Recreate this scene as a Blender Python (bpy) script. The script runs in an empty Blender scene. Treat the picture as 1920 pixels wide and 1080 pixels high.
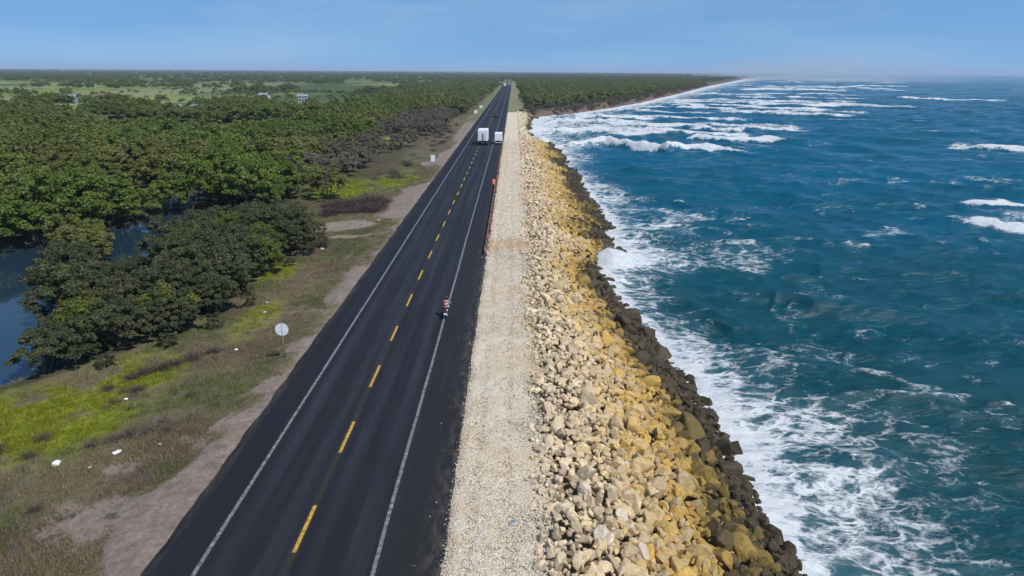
import bpy, bmesh, math, random
import numpy as np
from mathutils import Vector, Matrix
random.seed(7); RNG = np.random.default_rng(11)
S = bpy.context.scene
COL = S.collection
rad = math.radians

# ------------------------------------------------------------------ camera
CAM_H = 19.1
TH = math.atan(407 / 1280.0); RO = rad(0.39)
fv = Vector((0, math.cos(TH), -math.sin(TH))); rv = Vector((1, 0, 0)); uv = rv.cross(fv)
r2 = rv * math.cos(RO) + uv * math.sin(RO); u2 = uv * math.cos(RO) - rv * math.sin(RO)
cd = bpy.data.cameras.new('camera'); cam = bpy.data.objects.new('camera', cd); COL.objects.link(cam)
cd.sensor_width = 36; cd.lens = 24; cd.clip_start = 0.5; cd.clip_end = 90000
M = Matrix.Identity(4)
for i in range(3):
    M[i][0] = r2[i]; M[i][1] = u2[i]; M[i][2] = -fv[i]
M.translation = Vector((0, 0, CAM_H)); cam.matrix_world = M
S.camera = cam

# ------------------------------------------------------------------ world, sun, exposure
SUN_EL, SUN_AZ = 57.0, 128.0           # azimuth clockwise from +Y (sun over the sea, behind the camera's right shoulder)
W = bpy.data.worlds.new('World'); S.world = W; W.use_nodes = True
wn = W.node_tree.nodes; wl = W.node_tree.links; wn.clear()
wo = wn.new('ShaderNodeOutputWorld'); bg = wn.new('ShaderNodeBackground'); sk = wn.new('ShaderNodeTexSky')
sk.sky_type = 'NISHITA'; sk.sun_disc = False; sk.sun_elevation = rad(SUN_EL); sk.sun_rotation = rad(SUN_AZ)
sk.air_density = 1.0; sk.dust_density = 0.3; sk.ozone_density = 1.6; sk.altitude = 20
# deep tropical blue down to the horizon: the sky is looked up a little higher than the view direction, all round
tc = wn.new('ShaderNodeTexCoord'); vm = wn.new('ShaderNodeVectorMath'); vm.operation = 'MULTIPLY_ADD'; vm.inputs[1].default_value = (1, 1, 0.8); vm.inputs[2].default_value = (0, 0, 0.22)
vn = wn.new('ShaderNodeVectorMath'); vn.operation = 'NORMALIZE'
wl.new(tc.outputs['Generated'], vm.inputs[0]); wl.new(vm.outputs[0], vn.inputs[0]); wl.new(vn.outputs[0], sk.inputs[0])
hs = wn.new('ShaderNodeHueSaturation'); hs.inputs['Saturation'].default_value = 1.18; hs.inputs['Value'].default_value = 1.0
wl.new(sk.outputs[0], hs.inputs['Color'])
tn = wn.new('ShaderNodeMix'); tn.data_type = 'RGBA'; tn.blend_type = 'MULTIPLY'; tn.inputs[0].default_value = 1; tn.inputs[7].default_value = (.90, 1.02, 1.05, 1); wl.new(hs.outputs[0], tn.inputs[6])
mpw = wn.new('ShaderNodeMapping'); mpw.inputs['Scale'].default_value = (1.2, 1.2, 9); wl.new(tc.outputs['Generated'], mpw.inputs[0])
cw = wn.new('ShaderNodeTexNoise'); cw.inputs['Scale'].default_value = 2.2; cw.inputs['Detail'].default_value = 6; cw.inputs['Roughness'].default_value = .55; wl.new(mpw.outputs[0], cw.inputs['Vector'])
cr_ = wn.new('ShaderNodeMapRange'); cr_.inputs['From Min'].default_value = .42; cr_.inputs['From Max'].default_value = .75; cr_.inputs['To Max'].default_value = .24; wl.new(cw.outputs['Fac'], cr_.inputs[0])
cm = wn.new('ShaderNodeMix'); cm.data_type = 'RGBA'; cm.inputs[7].default_value = (4.6, 5.4, 6.2, 1); wl.new(cr_.outputs[0], cm.inputs[0]); wl.new(tn.outputs[2], cm.inputs[6]); wl.new(cm.outputs[2], bg.inputs[0]); wl.new(bg.outputs[0], wo.inputs[0])
bg.inputs[1].default_value = 0.14
sd = bpy.data.lights.new('sun', 'SUN'); sun = bpy.data.objects.new('sun', sd); COL.objects.link(sun)
sd.energy = 4.7; sd.angle = rad(0.5); sd.color = (1.0, 0.955, 0.88)
sdir = Vector((math.sin(rad(SUN_AZ)) * math.cos(rad(SUN_EL)), math.cos(rad(SUN_AZ)) * math.cos(rad(SUN_EL)), math.sin(rad(SUN_EL))))
sun.rotation_euler = (-sdir).to_track_quat('-Z', 'Y').to_euler(); sun.location = (60, 40, 120)
S.view_settings.view_transform = 'Standard'; S.view_settings.look = 'None'
S.view_settings.gamma = 1; S.view_settings.exposure = 0.0; S.view_settings.use_curve_mapping = False
S.render.engine = 'CYCLES'
S.cycles.max_bounces = 6; S.cycles.volume_bounces = 0; S.cycles.transparent_max_bounces = 8

# ------------------------------------------------------------------ helpers
def put(o, parent=None, label=None, cat=None, group=None, kind=None):
    COL.objects.link(o)
    if parent: o.parent = parent
    if label: o['label'] = label
    if cat: o['category'] = cat
    if group: o['group'] = group
    if kind: o['kind'] = kind
    return o

def npmesh(name, v, f, mat=None, smooth=False, cols=None, floats=None):
    """v (n,3); f (m,3|4) int array"""
    v = np.asarray(v, np.float32); f = np.asarray(f, np.int32)
    me = bpy.data.meshes.new(name); k = f.shape[1]
    me.vertices.add(len(v)); me.vertices.foreach_set('co', v.ravel())
    me.loops.add(f.size); me.loops.foreach_set('vertex_index', f.ravel())
    me.polygons.add(len(f)); me.polygons.foreach_set('loop_start', np.arange(0, f.size, k, dtype=np.int32))
    me.polygons.foreach_set('loop_total', np.full(len(f), k, np.int32))
    me.polygons.foreach_set('use_smooth', np.full(len(f), smooth, bool))
    for n, a in (cols or {}).items():
        at = me.attributes.new(n, 'FLOAT_COLOR', 'POINT'); at.data.foreach_set('color', np.asarray(a, np.float32).ravel())
    for n, a in (floats or {}).items():
        at = me.attributes.new(n, 'FLOAT', 'POINT'); at.data.foreach_set('value', np.asarray(a, np.float32).ravel())
    me.update(calc_edges=True)
    if mat: me.materials.append(mat)
    return me

def obj(name, me, parent=None, **kw):
    return put(bpy.data.objects.new(name, me), parent, **kw)

def empty(name, loc=(0, 0, 0), rz=0, **kw):
    o = bpy.data.objects.new(name, None); o.empty_display_size = 0.3
    o.location = loc; o.rotation_euler = (0, 0, rz); return put(o, **kw)

def grid_faces(ni, nj):
    i, j = np.meshgrid(np.arange(ni - 1), np.arange(nj - 1), indexing='ij'); a = (i * nj + j).ravel()
    return np.stack([a, a + 1, a + nj + 1, a + nj], 1)

def sstep(a, b, x):
    t = np.clip((x - a) / (b - a), 0, 1); return t * t * (3 - 2 * t)

def vnoise(x, y, seed=0):
    x = np.asarray(x, float); y = np.asarray(y, float)
    xi = np.floor(x).astype(np.int64); yi = np.floor(y).astype(np.int64); fx = x - xi; fy = y - yi
    fx = fx * fx * (3 - 2 * fx); fy = fy * fy * (3 - 2 * fy)
    def h(a, b):
        n = (a * 374761393 + b * 668265263 + seed * 1442695041) & 0xffffffff
        n = ((n ^ (n >> 13)) * 1274126177) & 0xffffffff
        return ((n ^ (n >> 16)) & 0xffff) / 65535.0
    return (h(xi, yi) * (1 - fx) + h(xi + 1, yi) * fx) * (1 - fy) + (h(xi, yi + 1) * (1 - fx) + h(xi + 1, yi + 1) * fx) * fy

def fbm(x, y, sc, oc=4, seed=0):
    s = 0; a = 0.5; n = 0
    for o in range(oc):
        s = s + a * vnoise(np.asarray(x) / sc + 17.3 * o, np.asarray(y) / sc - 9.1 * o, seed + o * 7); n += a; a *= 0.5; sc *= 0.5
    return s / n

class MB:
    """collects bevelled boxes, tubes and wheels into ONE mesh"""
    def __init__(s): s.bm = bmesh.new()
    def _add(s, t, mtx=None):
        if mtx is not None: bmesh.ops.transform(t, matrix=mtx, verts=t.verts)
        me = bpy.data.meshes.new('tmp'); t.to_mesh(me); t.free(); s.bm.from_mesh(me); bpy.data.meshes.remove(me)
    def box(s, x0, x1, y0, y1, z0, z1, bev=0.0, taper=None):
        t = bmesh.new(); bmesh.ops.create_cube(t, size=1)
        for v in t.verts:
            up = v.co.z > 0
            v.co = Vector(((x0 + x1) / 2 + v.co.x * (x1 - x0), (y0 + y1) / 2 + v.co.y * (y1 - y0), z1 if up else z0))
            if taper and up: v.co.x = (x0 + x1) / 2 + (v.co.x - (x0 + x1) / 2) * taper[0]; v.co.y = (y0 + y1) / 2 + (v.co.y - (y0 + y1) / 2) * taper[1]
        if bev: bmesh.ops.bevel(t, geom=t.edges[:], offset=bev, segments=2, affect='EDGES', profile=0.6)
        s._add(t); return s
    def tube(s, p, rr, n=10):
        """tapered tube through points p with radii rr, capped"""
        t = bmesh.new(); rings = []
        for i, q in enumerate(p):
            q = Vector(q); a = Vector(p[max(i - 1, 0)]); b = Vector(p[min(i + 1, len(p) - 1)])
            d = (b - a).normalized(); x = d.orthogonal().normalized(); y = d.cross(x)
            if i: # keep frame consistent
                x = (px - d * px.dot(d)).normalized(); y = d.cross(x)
            px = x
            rings.append([t.verts.new(q + (x * math.cos(k * 2 * math.pi / n) + y * math.sin(k * 2 * math.pi / n)) * rr[i]) for k in range(n)])
        for a, b in zip(rings, rings[1:]):
            for k in range(n): t.faces.new((a[k], a[(k + 1) % n], b[(k + 1) % n], b[k]))
        t.faces.new(rings[0][::-1]); t.faces.new(rings[-1]); s._add(t); return s
    def ring(s, c, R, r, w, n=24):
        """tyre or rim: torus-like solid about the X axis"""
        t = bmesh.new(); prof = [(R - r, -w * .5), (R - r * .15, -w * .5), (R, -w * .3), (R, w * .3), (R - r * .15, w * .5), (R - r, w * .5)]; rs = []
        for k in range(n):
            a = k * 2 * math.pi / n
            rs.append([t.verts.new((c[0] + q[1], c[1] + q[0] * math.cos(a), c[2] + q[0] * math.sin(a))) for q in prof])
        m = len(prof)
        for k in range(n):
            for j in range(m): t.faces.new((rs[k][j], rs[k][(j + 1) % m], rs[(k + 1) % n][(j + 1) % m], rs[(k + 1) % n][j]))
        s._add(t); return s
    def ball(s, c, r, sub=2, sc=(1, 1, 1)):
        t = bmesh.new(); bmesh.ops.create_icosphere(t, subdivisions=sub, radius=1)
        for v in t.verts: v.co = Vector((c[0] + v.co.x * r * sc[0], c[1] + v.co.y * r * sc[1], c[2] + v.co.z * r * sc[2]))
        s._add(t); return s
    def prism(s, pts, x0, x1, bev=0.0):
        """outline in (y,z) extruded along x"""
        t = bmesh.new(); a = [t.verts.new((x0, p[0], p[1])) for p in pts]; b = [t.verts.new((x1, p[0], p[1])) for p in pts]; n = len(pts)
        t.faces.new(a[::-1]); t.faces.new(b)
        for k in range(n): t.faces.new((a[k], a[(k + 1) % n], b[(k + 1) % n], b[k]))
        if bev: bmesh.ops.bevel(t, geom=t.edges[:], offset=bev, segments=2, affect='EDGES')
        s._add(t); return s
    def mesh(s, name, mat, smooth=False):
        bmesh.ops.recalc_face_normals(s.bm, faces=s.bm.faces)
        me = bpy.data.meshes.new(name); s.bm.to_mesh(me); s.bm.free(); me.materials.append(mat)
        for p in me.polygons: p.use_smooth = smooth
        return me
    def build(s, name, mat, parent=None, smooth=False, **kw):
        return obj(name, s.mesh(name, mat, smooth), parent, **kw)

# ------------------------------------------------------------------ materials
class NT:
    def __init__(s, name):
        s.m = bpy.data.materials.new(name); s.m.use_nodes = True; s.t = s.m.node_tree; s.t.nodes.clear()
        s.out = s.t.nodes.new('ShaderNodeOutputMaterial'); s.p = s.n('ShaderNodeBsdfPrincipled'); s.l(s.p.outputs[0], s.out.inputs[0])
    def n(s, t, **kw):
        q = s.t.nodes.new(t)
        for k, v in kw.items(): setattr(q, k, v)
        return q
    def l(s, a, b): s.t.links.new(a, b)
    def set(s, node, key, v):
        i = node.inputs[key]
        if hasattr(v, 'is_linked') or isinstance(v, bpy.types.NodeSocket): s.l(v, i)
        else: i.default_value = v if not (isinstance(v, tuple) and len(v) == 3 and i.type == 'RGBA') else (*v, 1)
    def P(s, **kw):
        for k, v in kw.items(): s.set(s.p, k.replace('_', ' '), v)
        return s
    def coord(s, scale=(1, 1, 1), rot=(0, 0, 0), kind='Object'):
        tc = s.n('ShaderNodeTexCoord'); mp = s.n('ShaderNodeMapping'); s.l(tc.outputs[kind], mp.inputs[0])
        mp.inputs['Scale'].default_value = scale; mp.inputs['Rotation'].default_value = rot; return mp.outputs[0]
    def noise(s, vec, sc, det=4, rough=0.55, dist=0.0):
        q = s.n('ShaderNodeTexNoise'); s.l(vec, q.inputs['Vector']); q.inputs['Scale'].default_value = sc
        q.inputs['Detail'].default_value = det; q.inputs['Roughness'].default_value = rough; q.inputs['Distortion'].default_value = dist; return q.outputs['Fac']
    def voro(s, vec, sc, feat='F1', out='Distance'):
        q = s.n('ShaderNodeTexVoronoi', feature=feat); s.l(vec, q.inputs['Vector']); q.inputs['Scale'].default_value = sc; return q.outputs[out]
    def mr(s, v, a, b, c=0.0, d=1.0, smooth=False):
        q = s.n('ShaderNodeMapRange'); s.set(q, 'Value', v)
        if smooth: q.interpolation_type = 'SMOOTHSTEP'
        for k, x in zip(('From Min', 'From Max', 'To Min', 'To Max'), (a, b, c, d)): s.set(q, k, x)
        return q.outputs[0]
    def mix(s, f, a, b, mode='MIX'):
        q = s.n('ShaderNodeMix', data_type='RGBA', blend_type=mode); s.set(q, 0, f); s.set(q, 6, a); s.set(q, 7, b); return q.outputs[2]
    def math(s, op, a, b=0.0):
        q = s.n('ShaderNodeMath', operation=op); s.set(q, 0, a); s.set(q, 1, b); return q.outputs[0]
    def attr(s, name, out='Color'):
        return s.n('ShaderNodeAttribute', attribute_name=name).outputs[out]
    def bump(s, h, strength=0.5, dist=0.05):
        q = s.n('ShaderNodeBump'); s.l(h, q.inputs['Height']); q.inputs['Strength'].default_value = strength; q.inputs['Distance'].default_value = dist
        s.l(q.outputs[0], s.p.inputs['Normal']); return q

def plain(name, col, rough=0.6, var=0.15, sc=3.0, **kw):
    t = NT(name); c = t.coord(); f = t.noise(c, sc, 5)
    a = tuple(x * (1 - var) for x in col); b = tuple(min(1, x * (1 + var)) for x in col)
    t.P(Base_Color=t.mix(f, a, b), Roughness=rough, **kw); return t.m

def make_asphalt():
    t = NT('asphalt'); c = t.coord(); st = t.coord((1.0, 0.02, 1)); st2 = t.coord((0.5, 0.06, 1))
    base = t.mix(t.noise(c, 9, 6, .7), (.0085, .0090, .0130), (.0140, .0145, .0195))
    base = t.mix(t.mr(t.noise(st, 1.6, 4), .48, .68), base, (.0225, .0235, .031))
    base = t.mix(t.mr(t.noise(st2, 1.1, 5, .6, .4), .55, .75, 0, .8), base, (.0070, .0074, .0105))
    x = t.n('ShaderNodeSeparateXYZ'); t.l(t.coord(), x.inputs[0])
    sh = t.mr(x.outputs[0], -5.35, -5.15); base = t.mix(t.math('MULTIPLY', sh, .7), base, t.mix(t.noise(c, 2.3, 6, .7), (.0120, .0112, .0118), (.0200, .0185, .0185)))
    shl = t.mr(x.outputs[0], -12.6, -12.8); base = t.mix(t.math('MULTIPLY', shl, .6), base, (.0085, .0086, .0125))
    for tx_ in (-11.65, -9.85, -8.05, -6.25):
        tk = t.math('MULTIPLY', t.mr(t.math('ABSOLUTE', t.math('ADD', x.outputs[0], -tx_)), .15, .55, 1, 0, True), t.mr(t.noise(t.coord((1, .05, 1)), 1.7, 5), .35, .65, .05, .65)); base = t.mix(tk, base, (.026, .027, .034))
    dl = t.math('MULTIPLY', t.mr(x.outputs[0], -14.0, -14.6), t.mr(t.noise(t.coord((1, .25, 1)), 1.6, 6, .65), .42, .7, 0, .8)); dr = t.math('MULTIPLY', t.mr(x.outputs[0], -3.9, -2.8), t.mr(t.noise(t.coord((1, .35, 1)), 2.3, 6, .7), .45, .72, 0, .75))
    base = t.mix(dl, base, (.085, .072, .062)); base = t.mix(dr, base, (.13, .11, .088))
    base = t.mix(t.mr(t.noise(t.coord((.35, .08, 1)), .9, 3, .5, .3), .56, .62, 0, .35), base, (.0075, .0078, .010))
    seam = t.mr(t.math('ABSOLUTE', t.math('ADD', x.outputs[0], 8.95)), .05, .2, 1, 0)
    base = t.mix(t.math('MULTIPLY', seam, t.mr(t.noise(t.coord((1, .3, 1)), 2, 3), .3, .6, .1, .75)), base, (.036, .027, .011))
    t.P(Base_Color=base, Roughness=t.mr(t.noise(st, 2, 3), .3, .7, .62, .85)); t.p.inputs['Specular IOR Level'].default_value = .22; t.bump(t.noise(c, 60, 3, .7), .4, .02); return t.m
def make_paint(name, col, worn):
    t = NT(name); c = t.coord(); w = t.mr(t.noise(c, 4, 7, .75), .40, .66)
    t.P(Base_Color=t.mix(w, worn, col), Roughness=.7); t.bump(t.noise(c, 40, 3), .3, .01); return t.m
def make_ground():
    t = NT('ground'); c = t.coord(); ga = t.n('ShaderNodeAttribute', attribute_name='gcol'); sm = t.attr('sandm', 'Fac'); n1 = t.noise(c, 1.1, 8, .7); n2 = t.noise(c, 5.5, 6, .75); n3 = t.noise(c, .22, 4)
    nb = t.math('ADD', t.math('MULTIPLY', n1, .6), t.math('MULTIPLY', t.noise(c, .55, 6, .65), .4)); sf = t.mr(t.math('SUBTRACT', sm, t.mr(nb, .34, .66)), -.14, .20, 0, 1, True)
    g = t.mix(sf, ga.outputs['Color'], t.mix(t.noise(c, 2.2, 5), (.165, .130, .108), (.25, .205, .168)))
    k = t.math('MULTIPLY', t.mr(n1, .25, .75, .62, 1.4), t.mr(n2, .2, .8, .55, 1.5))
    b = t.n('ShaderNodeVectorMath', operation='SCALE'); t.l(g, b.inputs[0]); t.l(k, b.inputs['Scale'])
    b2 = t.mix(t.mr(n3, .4, .7, 0, .35), b.outputs[0], t.mix(.5, b.outputs[0], (.10, .085, .06)))
    t.P(Base_Color=b2, Roughness=.95); t.p.inputs['Specular IOR Level'].default_value = .15
    t.bump(n2, .9, .12); return t.m
def make_gravel():
    t = NT('crushed_limestone'); c = t.coord(); v = t.voro(c, 9, 'F1', 'Color'); d = t.voro(c, 9, 'F1'); d2 = t.voro(c, 21, 'F1')
    hv = t.n('ShaderNodeSeparateColor'); t.l(v, hv.inputs[0])
    b = t.mix(hv.outputs[0], (.55, .475, .36), (.70, .625, .505))
    b = t.mix(t.mr(t.noise(c, .5, 5, .6), .42, .68), b, (.56, .445, .30))
    b = t.mix(t.mr(t.noise(t.coord((1, .12, 1)), 1.2, 4), .5, .68, 0, .55), b, (.64, .585, .49))
    b = t.mix(t.mr(d2, .5, .8, 0, .4), b, (.24, .2, .15))
    t.P(Base_Color=b, Roughness=.95); t.p.inputs['Specular IOR Level'].default_value = .2
    h = t.math('ADD', t.math('MULTIPLY', d, -1.0), t.math('MULTIPLY', d2, -.5)); t.bump(h, .9, .09); return t.m
def make_rock(name, inst):
    t = NT(name); c = t.coord(kind='Object')
    if inst:
        oi = t.n('ShaderNodeObjectInfo'); col, al, rn = oi.outputs['Color'], oi.outputs['Alpha'], oi.outputs['Random']
    else:
        at = t.n('ShaderNodeAttribute', attribute_name='tint'); col, al = at.outputs['Color'], at.outputs['Alpha']
    n = t.noise(c, 3.2, 7, .65); n2 = t.noise(c, 11, 5, .7)
    k = t.math('MULTIPLY', t.mr(n, .3, .7, .72, 1.25), t.mr(n2, .25, .75, .8, 1.18))
    b = t.n('ShaderNodeVectorMath', operation='SCALE'); t.l(col, b.inputs[0]); t.l(k, b.inputs['Scale'])
    t.P(Base_Color=b.outputs[0], Roughness=t.mr(al, 0, 1, .92, .55)); t.p.inputs['Specular IOR Level'].default_value = .22
    t.bump(t.math('ADD', n, t.math('MULTIPLY', n2, .5)), .8, .10); return t.m
def make_leaf(name, a, b, c3, rough=.55, trans=.34):
    t = NT(name); oi = t.n('ShaderNodeObjectInfo'); lr = t.attr('lr', 'Fac')
    col = t.mix(oi.outputs['Random'], a, b); col = t.mix(t.mr(lr, .55, 1, 0, .75), col, c3)
    col = t.mix(t.mr(lr, 0, .35, .45, 0), col, tuple(x * .55 for x in a))
    t.P(Base_Color=col, Roughness=rough); t.p.inputs['Specular IOR Level'].default_value = .35
    tr = t.n('ShaderNodeBsdfTranslucent'); t.set(tr, 'Color', t.mix(.5, col, (.12, .16, .02)))
    mx = t.n('ShaderNodeMixShader'); mx.inputs[0].default_value = trans
    t.l(t.p.outputs[0], mx.inputs[1]); t.l(tr.outputs[0], mx.inputs[2]); t.l(mx.outputs[0], t.out.inputs[0]); return t.m
def make_sea():
    t = NT('sea_water'); rz = rad(18.5)
    c = t.coord(); cs = t.coord((.45, 1, 1), (0, 0, rz)); cf = t.coord((.55, 1, 1), (0, 0, rz - rad(9)))
    fo = t.attr('foam', 'Fac'); dp = t.attr('deep', 'Fac')
    n1 = t.noise(cf, .55, 9, .62, 1.6); n2 = t.noise(cf, 2.1, 7, .66, 1.0)
    wv = t.n('ShaderNodeMix', data_type='VECTOR'); wn_ = t.n('ShaderNodeTexNoise'); t.l(cf, wn_.inputs['Vector']); wn_.inputs['Scale'].default_value = .9; wn_.inputs['Detail'].default_value = 5
    va = t.n('ShaderNodeVectorMath', operation='SCALE'); t.l(wn_.outputs['Color'], va.inputs[0]); va.inputs['Scale'].default_value = 2.2
    vb = t.n('ShaderNodeVectorMath', operation='ADD'); t.l(va.outputs[0], vb.inputs[0]); t.l(cf, vb.inputs[1])
    e1 = t.mr(t.voro(vb.outputs[0], .75, 'DISTANCE_TO_EDGE'), 0, .32, 1, 0); e2 = t.mr(t.voro(vb.outputs[0], 2.1, 'DISTANCE_TO_EDGE'), 0, .34, 1, 0)
    lace = t.math('ADD', t.math('MULTIPLY', e1, .30), t.math('MULTIPLY', e2, .22))
    patt = t.math('ADD', t.math('ADD', t.math('MULTIPLY', t.mr(n1, .25, .75), .34), t.math('MULTIPLY', t.mr(n2, .25, .75), .22)), lace)
    thr = t.mr(fo, 0, 1, 1.02, .02)
    fm = t.mr(t.math('SUBTRACT', patt, thr), -.14, .26, 0, 1, True)
    fm = t.math('MULTIPLY', fm, t.mr(fo, .015, .10))
    wa = t.mix(dp, (.003, .041, .050), (.0, .076, .142))
    wa = t.mix(t.mr(t.noise(cs, .11, 4), .45, .7, 0, .6), wa, (.001, .054, .080))
    milky = t.mr(fo, .15, .9, 0, .45); wa = t.mix(milky, wa, (.10, .22, .27))
    b = t.mix(fm, wa, t.mix(t.mr(n2, .3, .7), (.40, .43, .46), (.58, .60, .61)))
    t.P(Base_Color=b, Roughness=t.mr(fm, 0, 1, .16, .9), IOR=1.33)
    t.p.inputs['Specular IOR Level'].default_value = .30
    h = t.math('ADD', t.math('MULTIPLY', t.noise(cs, 1.3, 8, .62, .4), .55), t.math('MULTIPLY', t.noise(cs, .28, 4, .5), 1.6))
    h = t.math('ADD', h, t.math('MULTIPLY', fm, .18))
    t.bump(h, .95, .55); return t.m
def make_pond():
    t = NT('pond_water'); c = t.coord()
    t.P(Base_Color=(.012, .030, .048), Roughness=.05, IOR=1.55); t.bump(t.noise(c, 2.5, 3), .06, .03); return t.m

MAT = dict(
    asphalt=make_asphalt(), white_line=make_paint('white_road_paint', (.27, .27, .28), (.035, .035, .04)),
    yellow_line=make_paint('yellow_road_paint', (.62, .38, .035), (.20, .125, .02)), ground=make_ground(), gravel=make_gravel(),
    rock_i=make_rock('boulder_stone', True), rock_s=make_rock('rubble_stone', False), sea=make_sea(), pond=make_pond(),
    bark=plain('bark', (.09, .075, .06), .9, .35, 6),
    leaf_olive=make_leaf('mangrove_leaf', (.052, .060, .026), (.076, .083, .032), (.170, .175, .088)),
    leaf_green=make_leaf('green_leaf', (.078, .130, .018), (.132, .180, .027), (.215, .255, .048)),
    leaf_lime=make_leaf('lime_leaf', (.095, .120, .016), (.120, .140, .020), (.185, .205, .040)),
    leaf_far=make_leaf('woodland_leaf', (.086, .122, .030), (.160, .175, .042), (.235, .240, .080)),
    leaf_wood=make_leaf('woodland_olive_leaf', (.108, .124, .026), (.165, .168, .038), (.255, .258, .085)),
    leaf_grey=make_leaf('dry_scrub_leaf', (.095, .082, .062), (.125, .108, .080), (.20, .17, .13), .8, .1),
    twig=make_leaf('dead_twig', (.070, .056, .050), (.10, .082, .070), (.17, .145, .125), .9, .05),
    twig_dark=make_leaf('dark_dead_twig', (.045, .033, .031), (.062, .046, .042), (.10, .08, .07), .9, .05),
    grass_dry=make_leaf('dry_grass_blade', (.165, .135, .070), (.205, .168, .085), (.30, .25, .135), .8, .2),
    grass_green=make_leaf('green_grass_blade', (.105, .125, .036), (.135, .150, .042), (.20, .205, .07), .7, .25),
    grass_lime=make_leaf('bright_grass_blade', (.180, .215, .010), (.22, .24, .014), (.30, .305, .03), .7, .3),
)

S.cycles.use_denoising = True

# ------------------------------------------------------------------ the lie of the land
SEA_Z = -3.0; POND_Z = -1.5
ROAD_L, ROAD_R, ROAD_C = -14.6, -2.8, -8.95
CREST = 1.3
K = 22.1 / 21.6
_sy = np.array([-60, 18, 25.5, 30.5, 36, 44, 52, 60, 65, 74, 77, 79.5, 86, 103, 120, 141, 170, 201, 212, 224, 250, 278, 320, 344, 352, 360, 417, 506, 670, 1142, 2527, 5000, 9000, 24000]) * K
_sx = np.array([12.9, 12.9, 12.8, 12.2, 12.4, 12.6, 11.6, 10.6, 10.0, 10.1, 12.2, 13.3, 12.6, 13.9, 13.3, 13.0, 12.6, 12.1, 9.5, 6.9, 6.3, 6.2, 7.5, 11, 16, 26, 53, 91, 150, 314, 825, 1900, 3600, 9800]) * K
def shore(y):
    y = np.asarray(y, float); return np.interp(y, _sy, _sx) + (fbm(y, y * 0 + 3.3, 5, 3, 5) - .5) * 1.6 * np.clip(y / 60, .7, 4)
def ell(x, y, cx, cy, rx, ry, soft=.25, seed=3):
    d = np.hypot((x - cx) / rx, (y - cy) / ry) + (fbm(x, y, 6, 3, seed) - .5) * .5
    return 1 - sstep(1 - soft, 1 + soft, d)
def pond_mask(x, y):
    a = ell(x, y, -52.5, 57, 17.5, 22, .12); b = ell(x, y, -47.5, 86, 6.5, 15, .2); c = ell(x, y, -62, 107, 14, 6, .3)
    d = ell(x, y, -75, 60, 22, 22, .15)
    e = ell(x, y, -41.5, 47.5, 9, 9.5, .15)
    return np.clip(np.maximum.reduce([a, b, c, d, e]), 0, 1)
def ground_z(x, y):
    x = np.asarray(x, float); y = np.asarray(y, float)
    z = np.interp(x, [-1e5, -400, -60, -32, -24, -19, -16.6, -15.3, -14.4, -2.4, CREST], [-.8, -.8, -1.0, -1.12, -1.0, -.75, -.36, -.10, -.14, -.14, -.2])
    left = sstep(-15.6, -18.5, x)
    z = z + left * (fbm(x, y, 7, 4, 2) - .5) * .55
    z = z - pond_mask(x, y) * 1.5 * left
    xc = shore(y)
    st = np.where(y < 336, CREST, np.clip(xc - 9, CREST, None))
    nat = sstep(330, 352, y)
    z = np.where((x > 0), z - nat * (.5 - .8 * (fbm(x, y, 30, 4, 9) - .3)) * sstep(0, 8, x), z)
    t = np.clip((x - st) / np.maximum(xc - st, .1), 0, 3)
    drop = np.interp(t, [0, .18, 1, 2, 3], [0, .25, 3.5, 6, 7.5])
    return np.where(x > st, np.maximum(z - drop, -9), z)

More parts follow.
